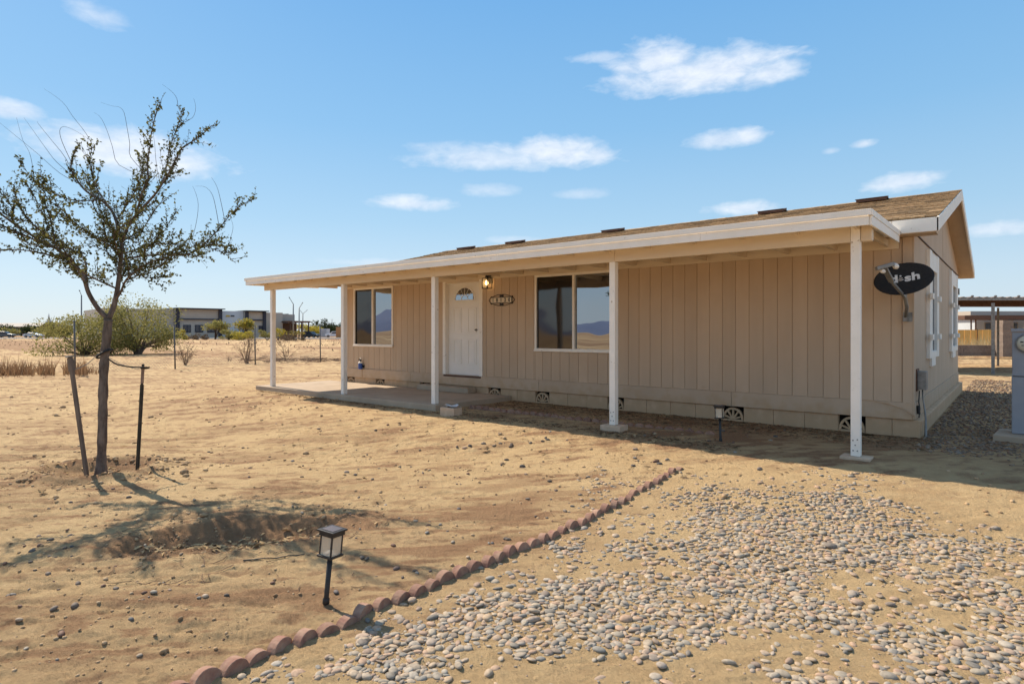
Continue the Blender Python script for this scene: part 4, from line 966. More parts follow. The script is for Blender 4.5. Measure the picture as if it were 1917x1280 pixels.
# soil clods and grit
cl = []
for (nn, u0, u1, v0, v1) in ((700, 0, 700, 860, 1280), (800, 0, 1300, 740, 900), (500, 600, 1900, 880, 1150), (700, 0, 640, 690, 780)): cl += strays(nn, u0, u1, v0, v1)
for c_, n_, ra in ((HC, 420, .95), (TREE, 380, .95)):
    for _ in range(n_):
        a = R.uniform(0, 6.28); r_ = ra*math.sqrt(R.random()); x, y = c_[0]+r_*math.cos(a), c_[1]+r_*math.sin(a); cl.append(np.array([x, y, gz(x, y)]))
C = np.array(cl); C = C[fbm(C[:, 0]*1.6, C[:, 1]*2.4, 3, 77)+.12*NR.normal(size=len(C)) > .50]; n = len(C); sz = NR.lognormal(0, .4, n)*.0075*np.clip(np.hypot(C[:, 0]-CAM[0], C[:, 1]-CAM[1])/4, .8, 2.4); S = np.stack([sz, sz*.8, sz*.55], 1)
C[:, 2] = ground(C[:, 0], C[:, 1])+sz*.2
V, Fc = scatter(P1, F1, C, S, NR.uniform(0, 6.28, n), NR.normal(0, .4, n)); tag(npmesh('soil_clods', V, Fc, CLOD, smooth=False), 'crumbs of dry soil scattered on the yard', None, None, 'stuff')

# leaf litter, bark chips and straw: small curled slips
CH = np.array([[-1, -.22, 0], [0, -.3, .18], [1, -.1, 0], [-1, .2, .04], [0, .3, .22], [1, .12, .02]], float); CF = np.array([[0, 1, 4, 3], [1, 2, 5, 4]])
def slips(name, pts, size, m, lab, tilt=.35):
    C = np.array(pts); n = len(C); sz = NR.lognormal(0, .35, n)*size; S = np.stack([sz, sz*NR.uniform(.5, 1.3, n), sz*.8], 1)
    C[:, 2] = ground(C[:, 0], C[:, 1])+.004
    V, Fc = scatter(CH, CF, C, S, NR.uniform(0, 6.28, n), NR.normal(0, tilt, n)); return tag(npmesh(name, V, Fc, m), lab, None, None, 'stuff')
lit = []
for _ in range(5200):
    x = R.uniform(-6.6, .3); y = -abs(R.gauss(0, .75))-.02
    if x > -3 and y < -1.1: continue
    if y > -1.75 or R.random() < .25: lit.append((x, y, 0))
for _ in range(1500):
    x = R.uniform(-6.3, -1.5); y = R.gauss(-2.12-.02*(x+4), .13); lit.append((x, y, 0))
for _ in range(900): x = R.uniform(-12.5, -6.2); lit.append((x, -2.12-abs(R.gauss(0, .12)), 0))
slips('leaf_litter', lit, .021, LITTER, 'dark leaf litter and bark chips in the shade along the house')
lit = strays(260, 500, 1500, 800, 900)+strays(200, 0, 640, 700, 800)+strays(160, 0, 420, 800, 930)
slips('dark_litter', [tuple(q) for q in lit], .024, LITTER, 'scattered dark leaves on the dirt')
lt = []
for _ in range(420):
    p_ = R.gauss(.05, .34); q_ = R.gauss(-.05, .13); lt.append((HC[0]+p_*math.cos(HA)-q_*math.sin(HA), HC[1]+p_*math.sin(HA)+q_*math.cos(HA), 0))
for _ in range(170): a = R.uniform(0, 6.28); r_ = .25+abs(R.gauss(0, .5)); lt.append((TREE[0]+r_*math.cos(a), TREE[1]+r_*math.sin(a), 0))
slips('dry_straw', lt, .026, LITTERL, 'pale dry leaves and straw in the hollow and round the tree', .5)
# twigs and dead stems lying on the ground: thin tubes
b = MB()
for _ in range(150):
    q = (strays(1, 200, 700, 960, 1100) if R.random() < .45 else strays(1, 0, 1400, 760, 1000))[0]; a = R.uniform(0, 6.28); l = R.uniform(.04, .16)
    pts = [];
    for k in range(4):
        x = q[0]+math.cos(a)*l*k/3; y = q[1]+math.sin(a)*l*k/3; pts.append((x, y, gz(x, y)+.005+.006*R.random())); a += R.uniform(-.4, .4)
    b.tube(pts, [.0028, .0026, .002, .0012], 4)
tag(b.build('fallen_twigs', DRY, None, fix=False), 'thin dry twigs lying on the dirt', None, None, 'stuff')
q0 = G(455, 1052); q1 = G(570, 1040)
pts = []
for k in range(10):
    f = k/9; x = q0[0]+(q1[0]-q0[0])*f+.02*math.sin(f*5); y = q0[1]+(q1[1]-q0[1])*f+.02*math.sin(f*7); pts.append((x, y, gz(x, y)+.008))
tag(MB().tube(pts, .004, 6).build('drip_tube', RUBBER, None), 'thin dark drip line lying beside the dug hollow', 'tube')

# ------------------------------------------------------------------ the young tree with its stakes
tb = G(187, 880); TD = float((tb[:2]-CAM[:2])@FW)
def T(u, v, off=0.0):
    return Vector(PD(u, v, TD+off)) if off == 0 else Vector(PD(U0+(u-U0), v, TD))+Vector((FW[0], FW[1], 0))*off
def smooth_line(P, n=4):
    P = [Vector(p) for p in P]; out_ = []
    for i in range(len(P)-1):
        a, b_, c_, d_ = P[max(i-1, 0)], P[i], P[i+1], P[min(i+2, len(P)-1)]
        for k in range(n):
            t_ = k/n; out_.append(.5*((2*b_)+(c_-a)*t_+(2*a-5*b_+4*c_-d_)*t_*t_+(3*b_-a-3*c_+d_)*t_**3))
    out_.append(P[-1]); return out_
tree = thing('elm_tree', 'young leafy elm tree tied between two stakes on the left', 'tree', tb)
tk = MB()
P = smooth_line([T(189, 890), T(190, 860), T(192, 800), T(193, 740), T(195, 680), T(199, 640), T(203, 597)], 5)
rad = []
for i in range(len(P)): f = i/(len(P)-1); rad.append((.068-.012*f if f < .12 else .050-.004*f)+.004*math.sin(i*1.7)+(.004 if i % 5 == 0 else 0))
tk.tube(P, rad, 14)
BR = []  # limb: points (u, v, off), start radius m, end radius
BR += [([(203, 597, 0), (186, 578, -.02), (172, 550, -.05), (167, 525, -.08), (158, 505, -.1), (147, 490, -.12), (125, 470, -.15), (95, 452, -.2), (62, 425, -.3), (28, 395, -.35), (0, 368, -.4), (-40, 330, -.4)], .044, .006),
       ([(167, 525, -.08), (150, 500, .1), (128, 478, .25), (95, 462, .4), (55, 450, .5), (0, 447, .6), (-40, 435, .6)], .024, .005),
       ([(203, 597, 0), (210, 572, .03), (214, 545, .05), (217, 515, .06), (221, 480, .05), (222, 452, .05), (207, 410, .1), (192, 388, .15), (168, 368, .2), (135, 350, .25), (112, 328, .3), (98, 300, .3), (108, 262, .3)], .048, .006),
       ([(222, 452, .05), (245, 425, -.05), (265, 405, -.1), (290, 385, -.15), (312, 367, -.2), (326, 345, -.2), (335, 330, -.2), (348, 305, -.2), (360, 285, -.2), (388, 268, -.2), (412, 246, -.2)], .026, .004),
       ([(265, 405, -.1), (284, 372, -.2), (296, 342, -.2), (295, 315, -.2), (299, 288, -.2), (305, 245, -.2), (318, 205, -.2)], .017, .004),
       ([(312, 367, -.2), (318, 330, -.1), (325, 290, -.1), (338, 250, -.1), (352, 215, -.1)], .011, .003),
       ([(214, 560, .03), (232, 545, -.05), (250, 528, -.15), (280, 515, -.3), (312, 502, -.4), (345, 492, -.45), (378, 486, -.5), (420, 491, -.5)], .022, .004),
       ([(221, 485, .05), (250, 475, .2), (290, 470, .3), (325, 468, .35), (350, 452, .35), (378, 425, .35), (400, 398, .35), (420, 378, .35), (448, 362, .35)], .018, .003),
       ([(207, 410, .1), (200, 385, .3), (210, 350, .4), (221, 325, .4), (228, 300, .4), (233, 285, .4)], .014, .003),
       ([(192, 388, .15), (180, 350, 0), (172, 320, 0), (168, 300, 0), (172, 278, 0)], .012, .003),
       ([(217, 515, .06), (195, 480, .4), (172, 455, .6), (150, 425, .7), (120, 400, .8), (95, 372, .8), (80, 340, .8)], .018, .004),
       ([(125, 470, -.15), (90, 445, -.5), (55, 425, -.6), (20, 412, -.7), (-20, 395, -.7)], .016, .004),
       ([(147, 490, -.12), (118, 480, -.4), (85, 478, -.5), (50, 485, -.6), (20, 470, -.6)], .012, .003),
       ([(222, 452, .05), (232, 420, .35), (240, 390, .45), (248, 372, .5), (262, 355, .5)], .012, .003),
       ([(214, 540, .05), (190, 515, -.3), (170, 480, -.5), (160, 450, -.5), (150, 410, -.5), (140, 385, -.5)], .015, .003),
       ([(221, 490, .05), (245, 450, -.3), (262, 440, -.4), (290, 425, -.45), (310, 410, -.45), (322, 398, -.45)], .012, .003),
       ([(250, 528, -.15), (285, 498, .1), (318, 475, .1), (352, 460, .1), (390, 455, .1), (415, 462, .1)], .009, .002),
       ([(62, 425, -.3), (48, 395, -.2), (30, 370, -.2), (12, 345, -.2), (0, 320, -.2)], .009, .002),
       ([(95, 452, -.2), (80, 420, .1), (66, 392, .1), (52, 365, .1), (36, 342, .1), (28, 330, .1)], .009, .002),
       ([(172, 455, .6), (140, 440, .6), (110, 428, .5), (75, 400, .5), (45, 380, .5)], .009, .002),
       ([(150, 425, .7), (140, 390, .5), (130, 350, .4), (118, 310, .4)], .008, .002),
       ([(30, 395, -.3), (5, 400, -.3), (-25, 395, -.3)], .008, .002), ([(100, 455, .4), (70, 480, .4), (40, 492, .4)], .008, .002),
       ([(167, 525, -.08), (140, 515, .2), (110, 500, .3), (85, 498, .3)], .009, .002), ([(155, 500, -.1), (150, 470, -.3), (120, 430, -.5), (100, 400, -.5), (90, 370, -.5)], .012, .002),
       ([(120, 430, -.5), (95, 425, -.5), (60, 410, -.5), (30, 400, -.5)], .008, .002), ([(168, 368, .2), (140, 375, .0), (110, 365, -.1), (70, 335, -.1), (55, 310, -.1)], .010, .002),
       ([(192, 388, .15), (225, 370, .2), (250, 350, .2), (262, 325, .2)], .008, .002), ([(215, 520, .05), (235, 495, .4), (262, 480, .6), (285, 450, .6), (300, 435, .6)], .010, .002),
       ([(280, 515, -.3), (310, 525, -.3), (335, 520, -.3)], .007, .002), ([(221, 470, .05), (200, 440, -.4), (185, 410, -.6), (160, 390, -.6), (150, 350, -.6)], .011, .002),
       ([(221, 475, .05), (245, 440, .5), (262, 400, .6), (275, 380, .6)], .010, .002), ([(350, 452, .35), (375, 460, .3), (400, 470, .3), (420, 488, .3)], .007, .002),
       ([(312, 502, -.4), (330, 480, -.6), (355, 470, -.6), (385, 472, -.6)], .008, .002), ([(215, 530, .05), (190, 500, .3), (165, 470, .4), (140, 455, .4), (110, 450, .4)], .010, .002),
       ([(217, 505, .06), (205, 470, .1), (190, 445, .1), (182, 420, .1), (178, 400, .1)], .010, .002)]
lines = []
for pts, r0, r1 in BR:
    q = smooth_line([T(*p) for p in pts], 4); n = len(q); r0 *= .68; lines.append((q, r0, r1))
    tk.tube(q, [r0+(r1-r0)*(i/(n-1))**.8 for i in range(n)], 8 if r0 > .02 else 6)
tk.build('trunk', BARK, tree, smooth=True, fix=False)
tw = MB(); leafP = []; leafD = []
def rv(): return Vector((R.gauss(0, 1), R.gauss(0, 1), R.gauss(0, 1))).normalized()
def leaves_on(a, b_, gap=.017):
    d = b_-a; n = max(1, int(d.length/gap))
    for i in range(n):
        if R.random() < .12: continue
        p = a+d*((i+R.random())/n); o = (rv()+d.normalized()*.7+Vector((0, 0, -.15))).normalized(); leafP.append(p); leafD.append(o)
def twig(p, d, l, r, depth):
    n = 4; pts = [p]; q = p; dd = d.normalized()
    for k in range(n):
        dd = (dd+rv()*.20+Vector((0, 0, .06))).normalized(); q = q+dd*l/n; pts.append(q)
        leaves_on(pts[-2], pts[-1], .0165 if depth else .02)
    tw.tube(pts, [r*(1-.8*k/n) for k in range(n+1)], 4, cap=False)
    if depth == 0:
        for _ in range(R.choice((1, 2, 2))):
            k = R.randrange(1, n); twig(pts[k], (dd+rv()*.8).normalized(), l*R.uniform(.35, .6), r*.6, 1)
for q, r0, r1 in lines:
    tot = sum((q[i+1]-q[i]).length for i in range(len(q)-1)); run = 0
    for i in range(len(q)-1):
        seg = q[i+1]-q[i]; run += seg.length; f = run/tot; rr_ = r0+(r1-r0)*f
        if rr_ > .024: continue
        dens = 26 if rr_ < .012 else 10
        if r0 > .03 and f < .35: continue
        if f > .25 and rr_ < .012: leaves_on(q[i], q[i+1], .02)
        nt_ = seg.length*dens; nt_ = int(nt_)+(R.random() < nt_-int(nt_))
        for _ in range(nt_):
            d = (seg.normalized()*1.0+rv()*.7+Vector((0, 0, .25))).normalized()
            twig(q[i]+seg*R.random(), d, R.uniform(.12, .42)*(1.1-.6*f), .0032, 0 if R.random() < .7 else 1)
tw.build('twig', TWIG, tree, fix=False)['kind'] = 'stuff'
# long bare whips
wb = MB()
WH = [[(165, 275), (150, 245), (125, 213), (105, 185), (70, 160)], [(100, 320), (60, 285), (32, 262), (0, 236), (-20, 220)], [(95, 300), (75, 275), (50, 240), (32, 215)], [(110, 290), (88, 262), (62, 230), (57, 222)],
      [(52, 340), (48, 305), (42, 280), (30, 258), (18, 215)], [(235, 290), (233, 265), (228, 235), (222, 205), (213, 195), (200, 193), (178, 186)], [(213, 305), (200, 270), (190, 240), (178, 215), (165, 205)],
      [(325, 195), (322, 178), (312, 165), (295, 152)], [(105, 262), (100, 240), (108, 232), (130, 240), (165, 262)], [(345, 462), (358, 420), (363, 380), (357, 355), (352, 345)], [(395, 380), (388, 358), (375, 346), (358, 345)],
      [(405, 370), (398, 345), (388, 328)], [(412, 462), (425, 440), (429, 420), (424, 405)], [(390, 455), (400, 440), (415, 430)], [(286, 320), (282, 290), (280, 262), (276, 240)], [(160, 320), (150, 285), (140, 265)], [(352, 215), (358, 195), (354, 178)]]
for w_ in WH:
    p0 = T(*w_[0], .1); wd_ = (T(*w_[1], .1)-p0).normalized()
    cand = [p for l_ in lines for p in l_[0] if (p0-p).length > .02 and (p0-p).normalized().dot(wd_) > .55]; near_ = min(cand, key=lambda p: (p-p0).length)
    q = smooth_line(([near_] if (near_-p0).length < 1.1 else [])+[T(u, v, .1) for u, v in w_], 3); n = len(q); wb.tube(q, [.0032*(1-.75*i/n) for i in range(n)], 4, cap=False)
wb.build('bare_whip', TWIG, tree, fix=False)['kind'] = 'stuff'
# leaves
LV = np.array([[0, 0, 0], [-.30, .42, .10], [0, 1, -.08], [.30, .42, .10]]); LF = np.array([[0, 1, 2], [0, 2, 3]])
def leaf_mesh(name, P, Dn, size, m, parent, sd=.25, w=1.0):
    P = np.array([tuple(p) for p in P]); Dn = np.array([tuple(p) for p in Dn]); n = len(P)
    up = NR.normal(size=(n, 3)); x = np.cross(Dn, up); x /= np.linalg.norm(x, axis=1)[:, None]+1e-9; z = np.cross(x, Dn); s_ = (size*NR.lognormal(0, sd, n))[:, None, None]
    V = (x[:, None, :]*LV[None, :, 0:1]*w+Dn[:, None, :]*LV[None, :, 1:2]+z[:, None, :]*LV[None, :, 2:3])*s_+P[:, None, :]
    Fc = LF[None]+(np.arange(n)*4)[:, None, None]
    return npmesh(name, V.reshape(-1, 3), Fc.reshape(-1, 3), m, parent)
leaf_mesh('crown', leafP, leafD, .030, LEAF, tree, .28, 1.1); print('leaves', len(leafP))

def stake(u0, v0, u1, v1, m, lab, w, cap=None):
    a = G(u0, v0); D = float((a[:2]-CAM[:2])@FW); t_ = thing('tree_stake', lab, 'stake', a); top = Vector(PD(u1, v1, D)); bot = Vector(a)-(top-Vector(a)).normalized()*.1
    MB().beam(bot, top, w, w*.8).build('pole', m, t_, bevel=.004); return t_, top, D
t_, LT, LD = stake(163, 882, 131, 668, RUSTP, 'weathered grey stake leaning left of the young tree', .042)
d = (LT-wloc(t_)).normalized(); MB().beam(LT-d*.004, LT+d*.012, .085, .05).build('cap', STEEL, t_, bevel=.003)
MB().beam(LT-d*.165, LT-d*.012, .050, .044).build('sleeve', RUSTP, t_)
t_, RTp, RD = stake(257, 872, 268, 681, GREENP, 'dark green metal stake with a rusty top right of the young tree', .026)
d = (RTp-wloc(t_)).normalized(); MB().beam(RTp-d*.235, RTp-d*.03, .0285, .0235).build('bare_top', noise_mat('pale_rust', (.36, .25, .18), (.22, .14, .10), 18, 5, .8, .2), t_)
MB().beam(wloc(t_)+d*.02, RTp-d*.25, .006, .045).build('flange', GREENP, t_)
t_ = thing('tree_tie', 'black rubber strap and wires tying the tree to its stakes', 'tree tie', T(196, 660))
rb = MB(); c0 = T(196, 662)
rb.tube([c0+Vector((RT[0], RT[1], 0))*(.078*math.cos(a))+Vector((FW[0], FW[1], 0))*(.078*math.sin(a))+Vector((0, 0, .05*math.cos(a))) for a in np.linspace(0, 6.3, 18)], .013, 6)
rb.build('strap', RUBBER, t_, smooth=True)
rb = MB(); e = T(208, 671, -.05); q = [e, T(222, 682, -.02), T(240, 688, .1), T(256, 690, .25), RTp-d*.06]; rb.tube(smooth_line(q, 3), .009, 6)
rb.tube([RTp-d*.05+Vector((RT[0], RT[1], 0))*(.02*math.cos(a))+Vector((FW[0], FW[1], 0))*(.02*math.sin(a)) for a in np.linspace(0, 6.3, 10)], .008, 6); rb.build('hose', RUBBER, t_, smooth=True)
rb = MB(); wire = lambda a, b_, sag: rb.tube([a*(1-f)+b_*f-Vector((0, 0, sag*4*f*(1-f))) for f in np.linspace(0, 1, 9)], .0028, 4)
wire(T(186, 662, -.03), LT-Vector((0, 0, .14)), .05); wire(T(186, 666, -.03), LT-Vector((0, 0, .16)), .03); wire(T(206, 668, -.03), RTp-d*.07, .03); rb.build('wire', STEEL, t_)

# ------------------------------------------------------------------ fence and field behind
def gpt(u, D): p = UD(u, D); return Vector((p[0], p[1], gz(p[0], p[1])))
fx = None
FP = [G(141, 701), G(328, 690), G(478, 683), G(600, 678)]
POSTM = noise_mat('dark_post_steel', (.10, .095, .09), (.15, .14, .13), 12, 4, .6, 0)
fence = thing('wire_fence', 'open wire fence on thin grey steel posts across the dirt field', 'fence', FP[1])
ftop = [602, 608, 610, 610]
for p, u, v in zip(FP, (139, 326, 477, 599), ftop):
    D = float((p[:2]-CAM[:2])@FW); tp = Vector(PD(u, v, D)); b = MB(); b.tube([Vector(p)-Vector((0, 0, .1)), tp], .032, 8); b.lathe([(.036, 0), (.036, .03), (0, .045)], 8, tp); b.build('post', POSTM, fence, smooth=True)
b = MB()
for A, B in zip(FP[:-1], FP[1:]):
    A = Vector(A); B = Vector(B); l = (B-A).length; n = int(l/.13); H_ = .42
    for k in range(n):
        for s_ in (-1, 1):
            f0 = k/n; f1 = f0+s_*H_/l
            if 0 <= f1 <= 1:
                a = A.lerp(B, f0); c = A.lerp(B, f1); wv = .1*math.sin(f0*9)
                b.tube([a+Vector((0, 0, .03)), c+Vector((0, 0, .03+H_*(1+wv)))], .0035, 3, cap=False)
b.build('wire_mesh', STEEL, fence, fix=False)['kind'] = 'stuff'

def bush(name, u, D, w, h, m, lab, cat, n=2500, leaf=.1, base=0.0, trunk=None, stems=7, group=None, dz=0, flat=1.0, clumps=22, seed=1, m2=None, low=.1):
    """crown of leaf-sized faces gathered in clumps on limbs"""
    rr = random.Random(seed); nr = np.random.default_rng(seed); p = UD(u, D); z0 = gz(p[0], p[1]) if D < 200 else 0
    t_ = thing(name, lab, cat, (p[0], p[1], z0), group)
    cs = []
    for _ in range(clumps):
        a = rr.uniform(0, 6.28); e = rr.uniform(low, 1); r_ = (rr.random()**.45)
        cs.append((math.cos(a)*r_*w/2*math.sqrt(max(.05, 1-(e*.9)**2*.8)), math.sin(a)*r_*w/2*.8, base+(h-base)*e*(.65+.35*rr.random())))
    b = MB()
    for c in cs[:stems*2]:
        q = [(rr.uniform(-.03, .03)*w, rr.uniform(-.03, .03)*w, -.05), (c[0]*.3, c[1]*.3, base*.9+.25*(c[2]-base*.9)), (c[0]*.75, c[1]*.75, c[2]*.75+base*.1), c]
        b.tube([Vector(t_.location)+Vector(k) for k in smooth_line(q, 2)], [h*.022, h*.02, h*.014, h*.012, h*.008, h*.006, h*.003][:7], 5, cap=False)
    b.build('trunk', trunk or BARK, t_, fix=False)
    cc = np.array(cs); idx = nr.integers(0, len(cc), n); sp_ = nr.uniform(.10, .20, len(cc))[idx][:, None]*np.array([w, w, h*flat])
    off = nr.normal(size=(n, 3)); off /= np.linalg.norm(off, axis=1)[:, None]; off *= (nr.random((n, 1))**.5)
    P = cc[idx]+off*sp_*1.25; P[:, 2] = np.maximum(P[:, 2], .03+.05*nr.random(n)); P += np.array(t_.location)
    Dn = off+nr.normal(size=(n, 3))*.7; Dn /= np.linalg.norm(Dn, axis=1)[:, None]
    if m2 is None: leaf_mesh('crown', P, Dn, leaf, m, t_, .3, 1.2)
    else:
        k = P[:, 2] > z0+h*.62
        k &= nr.random(n) < .6
        leaf_mesh('crown', P[~k], Dn[~k], leaf, m, t_, .3, 1.2); leaf_mesh('blossom', P[k], Dn[k], leaf, m2, t_, .3, 1.2)
    return t_
# the big palo verde behind the young tree: two lobes
bush('palo_verde_tree', 258, 44, 5.4, 3.7, OLIVE, 'feathery green tree behind the young elm beyond the wire fence', 'tree', 11000, .105, .5, stems=14, clumps=60, seed=3, low=.0)
bush('palo_verde_shrub', 158, 43, 6.2, 2.9, OLIVE, 'low spreading grey green shrub left of the feathery tree in the field', 'shrub', 8500, .105, .15, stems=12, clumps=50, seed=5, low=.0)

def dry_shrub(u, v, h, w, lab, n=16, seed=0, leafy=0, name='dry_shrub'):
    rr = random.Random(seed); g_ = G(u, v); t_ = thing(name, lab, 'shrub', g_); b = MB(); lp = []; ld = []
    def grow(p, d, l, r, k):
        q = [p]; dd = d
        for _ in range(3): dd = (dd+Vector((rr.gauss(0, .16), rr.gauss(0, .16), rr.gauss(0, .1)))).normalized(); q.append(q[-1]+dd*l/3)
        b.tube(q, [r, r*.85, r*.7, r*.5], 4, cap=False)
        if k:
            for _ in range(3): grow(q[rr.choice((1, 2, 3))], (dd+Vector((rr.gauss(0, .5), rr.gauss(0, .5), rr.gauss(.1, .3)))).normalized(), l*.62, r*.55, k-1)
        else:
            for _ in range(leafy): lp.append(q[-1]+Vector((rr.gauss(0, .04), rr.gauss(0, .04), rr.gauss(0, .04)))); ld.append(Vector((rr.gauss(0, 1), rr.gauss(0, 1), rr.gauss(0, 1))).normalized())
    for k in range(n):
        a = rr.uniform(0, 6.28); e = rr.uniform(.15, .75); grow(Vector(g_)+Vector((rr.gauss(0, .04), rr.gauss(0, .04), -.02)), Vector((math.cos(a)*e*w/h, math.sin(a)*e*w/h, 1)).normalized(), h*.5, .014, 2)
    b.build('stem', DRY, t_, fix=False)
    if lp: leaf_mesh('dry_leaves', lp, ld, .05, GREYBR, t_)
dry_shrub(347, 683, 1.15, .9, 'dry leafless shrub right of the second fence post in the field', 11, 2, 3)
dry_shrub(462, 681, 1.75, 1.1, 'taller dry shrub with bare stems by the third fence post', 12, 3, 2)
dry_shrub(536, 675, 1.35, 1.1, 'sparse dry shrub in the field right of the leftmost porch post', 7, 4, 1)
dry_shrub(524, 646, 1.3, 1.6, 'far low dry brush between two porch posts', 9, 6, 2)
dry_shrub(428, 677, .35, .3, 'tiny dry weed between two fence posts', 4, 8, 0, 'dry_weed')
b = MB(); rr = random.Random(5)
for _ in range(170):
    q = G(rr.choice((rr.uniform(500, 600), rr.uniform(445, 520), rr.uniform(560, 632))), rr.gauss(676, 2.2)); a = rr.gauss(math.atan2(RT[1], RT[0]), .5); l = rr.uniform(.2, .9)
    p0 = Vector(q)+Vector((0, 0, rr.uniform(0, .12))); p1 = p0+Vector((math.cos(a)*l, math.sin(a)*l, rr.uniform(-.05, .14))); b.tube([p0, p0.lerp(p1, .5)+Vector((0, 0, rr.uniform(-.03, .05))), p1], [.014, .011, .005], 4, cap=False)
tag(b.build('dead_branch_pile', DRY, None, fix=False), 'row of dead branches lying on the dirt along the fence', 'branches')
# rusty weeds at the far left
def blades(name, pts, h, m, lab, seed=0, w=.012, lean=.25):
    nr = np.random.default_rng(seed); P = np.array(pts); n = len(P); hh = h*nr.lognormal(0, .35, n); a = nr.uniform(0, 6.28, n); l = nr.normal(0, lean, (n, 2))*hh[:, None]
    dx = np.stack([np.cos(a), np.sin(a), 0*a], 1)*w; top = P+np.stack([l[:, 0], l[:, 1], hh], 1); mid = P*.5+top*.5+np.array([0, 0, .04])
    V = np.stack([P-dx, P+dx, mid+dx*.8, mid-dx*.8, top], 1).reshape(-1, 3); k = (np.arange(n)*5)[:, None]
    Fc = np.concatenate([k+np.array([[0, 1, 2]]), k+np.array([[0, 2, 3]]), k+np.array([[3, 2, 4]])])
    return tag(npmesh(name, V, Fc, m), lab, None, None, 'stuff')
rr = random.Random(9); pts = []
for _ in range(1500):
    u = rr.uniform(-60, 186); v = 702-(u+20)*.012+rr.gauss(0, 2.0)
    if fbm(np.array([u/22.]), np.array([.3]), 3, 4)[0] > .38+.2*(u > 130): pts.append(G(u, v))
blades('rusty_weeds', pts, .36, RUSTG, 'strip of rust brown dead weeds across the left of the field', 3, .014)
pts = [G(rr.uniform(120, 186), rr.gauss(699, 1)) for _ in range(120)]; blades('short_weeds', pts, .22, RUSTG, 'short rust brown weeds by the first fence post', 4, .012)

# ------------------------------------------------------------------ commercial building far left
STUC = noise_mat('beige_stucco', (.47, .41, .35), (.43, .375, .32), .4, 4, .9, 0, coords='World')
STUG = noise_mat('pale_grey_stucco', (.55, .57, .60), (.51, .53, .56), .4, 4, .9, 0, coords='World')
NAVY = mat('dark_trim', (.035, .035, .05), .6)
WIND = mat('far_window', (.02, .03, .05), .2, .6)
def at(u, v, D): return Vector(PD(u, v, D))
cb = thing('commercial_building', 'long beige commercial building with black framed towers beyond the field', 'building', (*UD(420, 155), 0))
DB = lambda u: 146+(u-328)*.09
dirB = (Vector((*UD(560, DB(560)), 0))-Vector((*UD(328, DB(328)), 0))).normalized(); nB_ = Vector((dirB.y, -dirB.x, 0)); 
if nB_.dot(Vector((*FW, 0))) > 0: nB_ = -nB_       # points to the camera
O0 = Vector((*UD(328, DB(328)), 0))
def su(u):
    """distance along the front where the view line of u meets it"""
    d = Vector((*(FW+RT*(u-U0)/F_), 0)); c = Vector((CAM[0], CAM[1], 0)); A = np.array([[dirB.x, -d.x], [dirB.y, -d.y]]); r_ = np.linalg.solve(A, np.array([c.x-O0.x, c.y-O0.y])); return r_[0], r_[1]
def zv(u, v): return CAM[2]-su(u)[1]*(v-VH)/F_
def bx(u0, u1, v0, v1, out_, depth, name, m, parent=cb, zb=None):
    s0, s1 = su(u0)[0], su(u1)[0]; z1 = zv((u0+u1)/2, v0); z0 = zv((u0+u1)/2, v1) if zb is None else zb; f0 = O0+nB_*out_; f1 = f0-nB_*depth
    q = [f0+dirB*s0, f0+dirB*s1, f1+dirB*s1, f1+dirB*s0]
    return MB().prism([(p.x, p.y, z0) for p in q], (0, 0, z0), (0, 0, z1)).build(name, m, parent)
bx(196, 327.5, 577.5, 0, -1, 25, 'wing', STUC, zb=-.2)
def tower(u0, u1, v0, vband, pw):
    tw_ = bx(u0, u1, v0+2.2, 0, 0, 22, 'tower', STUC, zb=-.2)
    bx(u0-2, u1+3.5, v0, v0+1.7, 1.4, 24, 'roof_slab', NAVY, tw_)
    bx(u0, u0+pw, v0+2.3, 0, .5, .4, 'pillar', NAVY, tw_, -.2); bx(u1-pw+.5, u1, v0+2.3, 0, .5, .4, 'pillar', NAVY, tw_, -.2)
    bx(u0+pw+.2, u1-pw, vband-1, vband+1, .6, .5, 'band', NAVY, tw_); return tw_
w1 = tower(328.5, 415, 577, 597.5, 7); 
for u0, u1 in ((343, 357), (365, 380), (388, 402)):
    p = bx(u0, u1, 608, 622, .2, .15, 'window', NAVY, w1); bx(u0+1, u1-1, 609.2, 620.5, .25, .04, 'pane', WIND, p)
    bx((u0+u1)/2-.4, (u0+u1)/2+.4, 609.2, 620.5, .32, .05, 'mullion', NAVY, p)
c2 = bx(416, 458, 582, 0, -.8, 20, 'link_wall', STUG, zb=-.2); bx(425, 432, 590, 592.4, -.6, .15, 'sign_panel', mat('yellow_panel', (.55, .36, .03), .6), c2); bx(434, 440.5, 590, 592.4, -.6, .15, 'sign_panel', NAVY, c2)
w2 = tower(458.5, 497, 581.5, 599, 6); bx(484, 492, 609.5, 622, .2, .15, 'window', NAVY, w2)
bx(498, 531, 585, 0, -.6, 20, 'wing', STUC, zb=-.2); bx(531.5, 559, 588, 0, -2.5, 18, 'wing', STUC, zb=-.2); bx(529, 571, 601, 604, 3.5, 5.5, 'canopy', BROWN); bx(531.5, 560, 605, 0, -1.5, .5, 'canopy_wall', BROWN, zb=0)
for u in (535, 545, 556, 569): bx(u, u+1, 604, 0, 3, .5, 'canopy_post', BROWN, zb=-.2)
bx(548, 552, 586.6, 588, -4, 3, 'roof_unit', STEEL)
# parking strip
pk = MB(); 
for a, b_, dD in (( -200, 640, 0),): 
    p = [UD(a, 140), UD(b_, 140), UD(b_, 147), UD(a, 147)]; pk.prism([(x, y, -.12) for x, y in p], (0, 0, 0), (0, 0, .32))
tag(pk.build('road', noise_mat('pale_road', (.46, .44, .41), (.40, .38, .35), .5, 4, .9, 0, coords='World'), None), kind='structure')

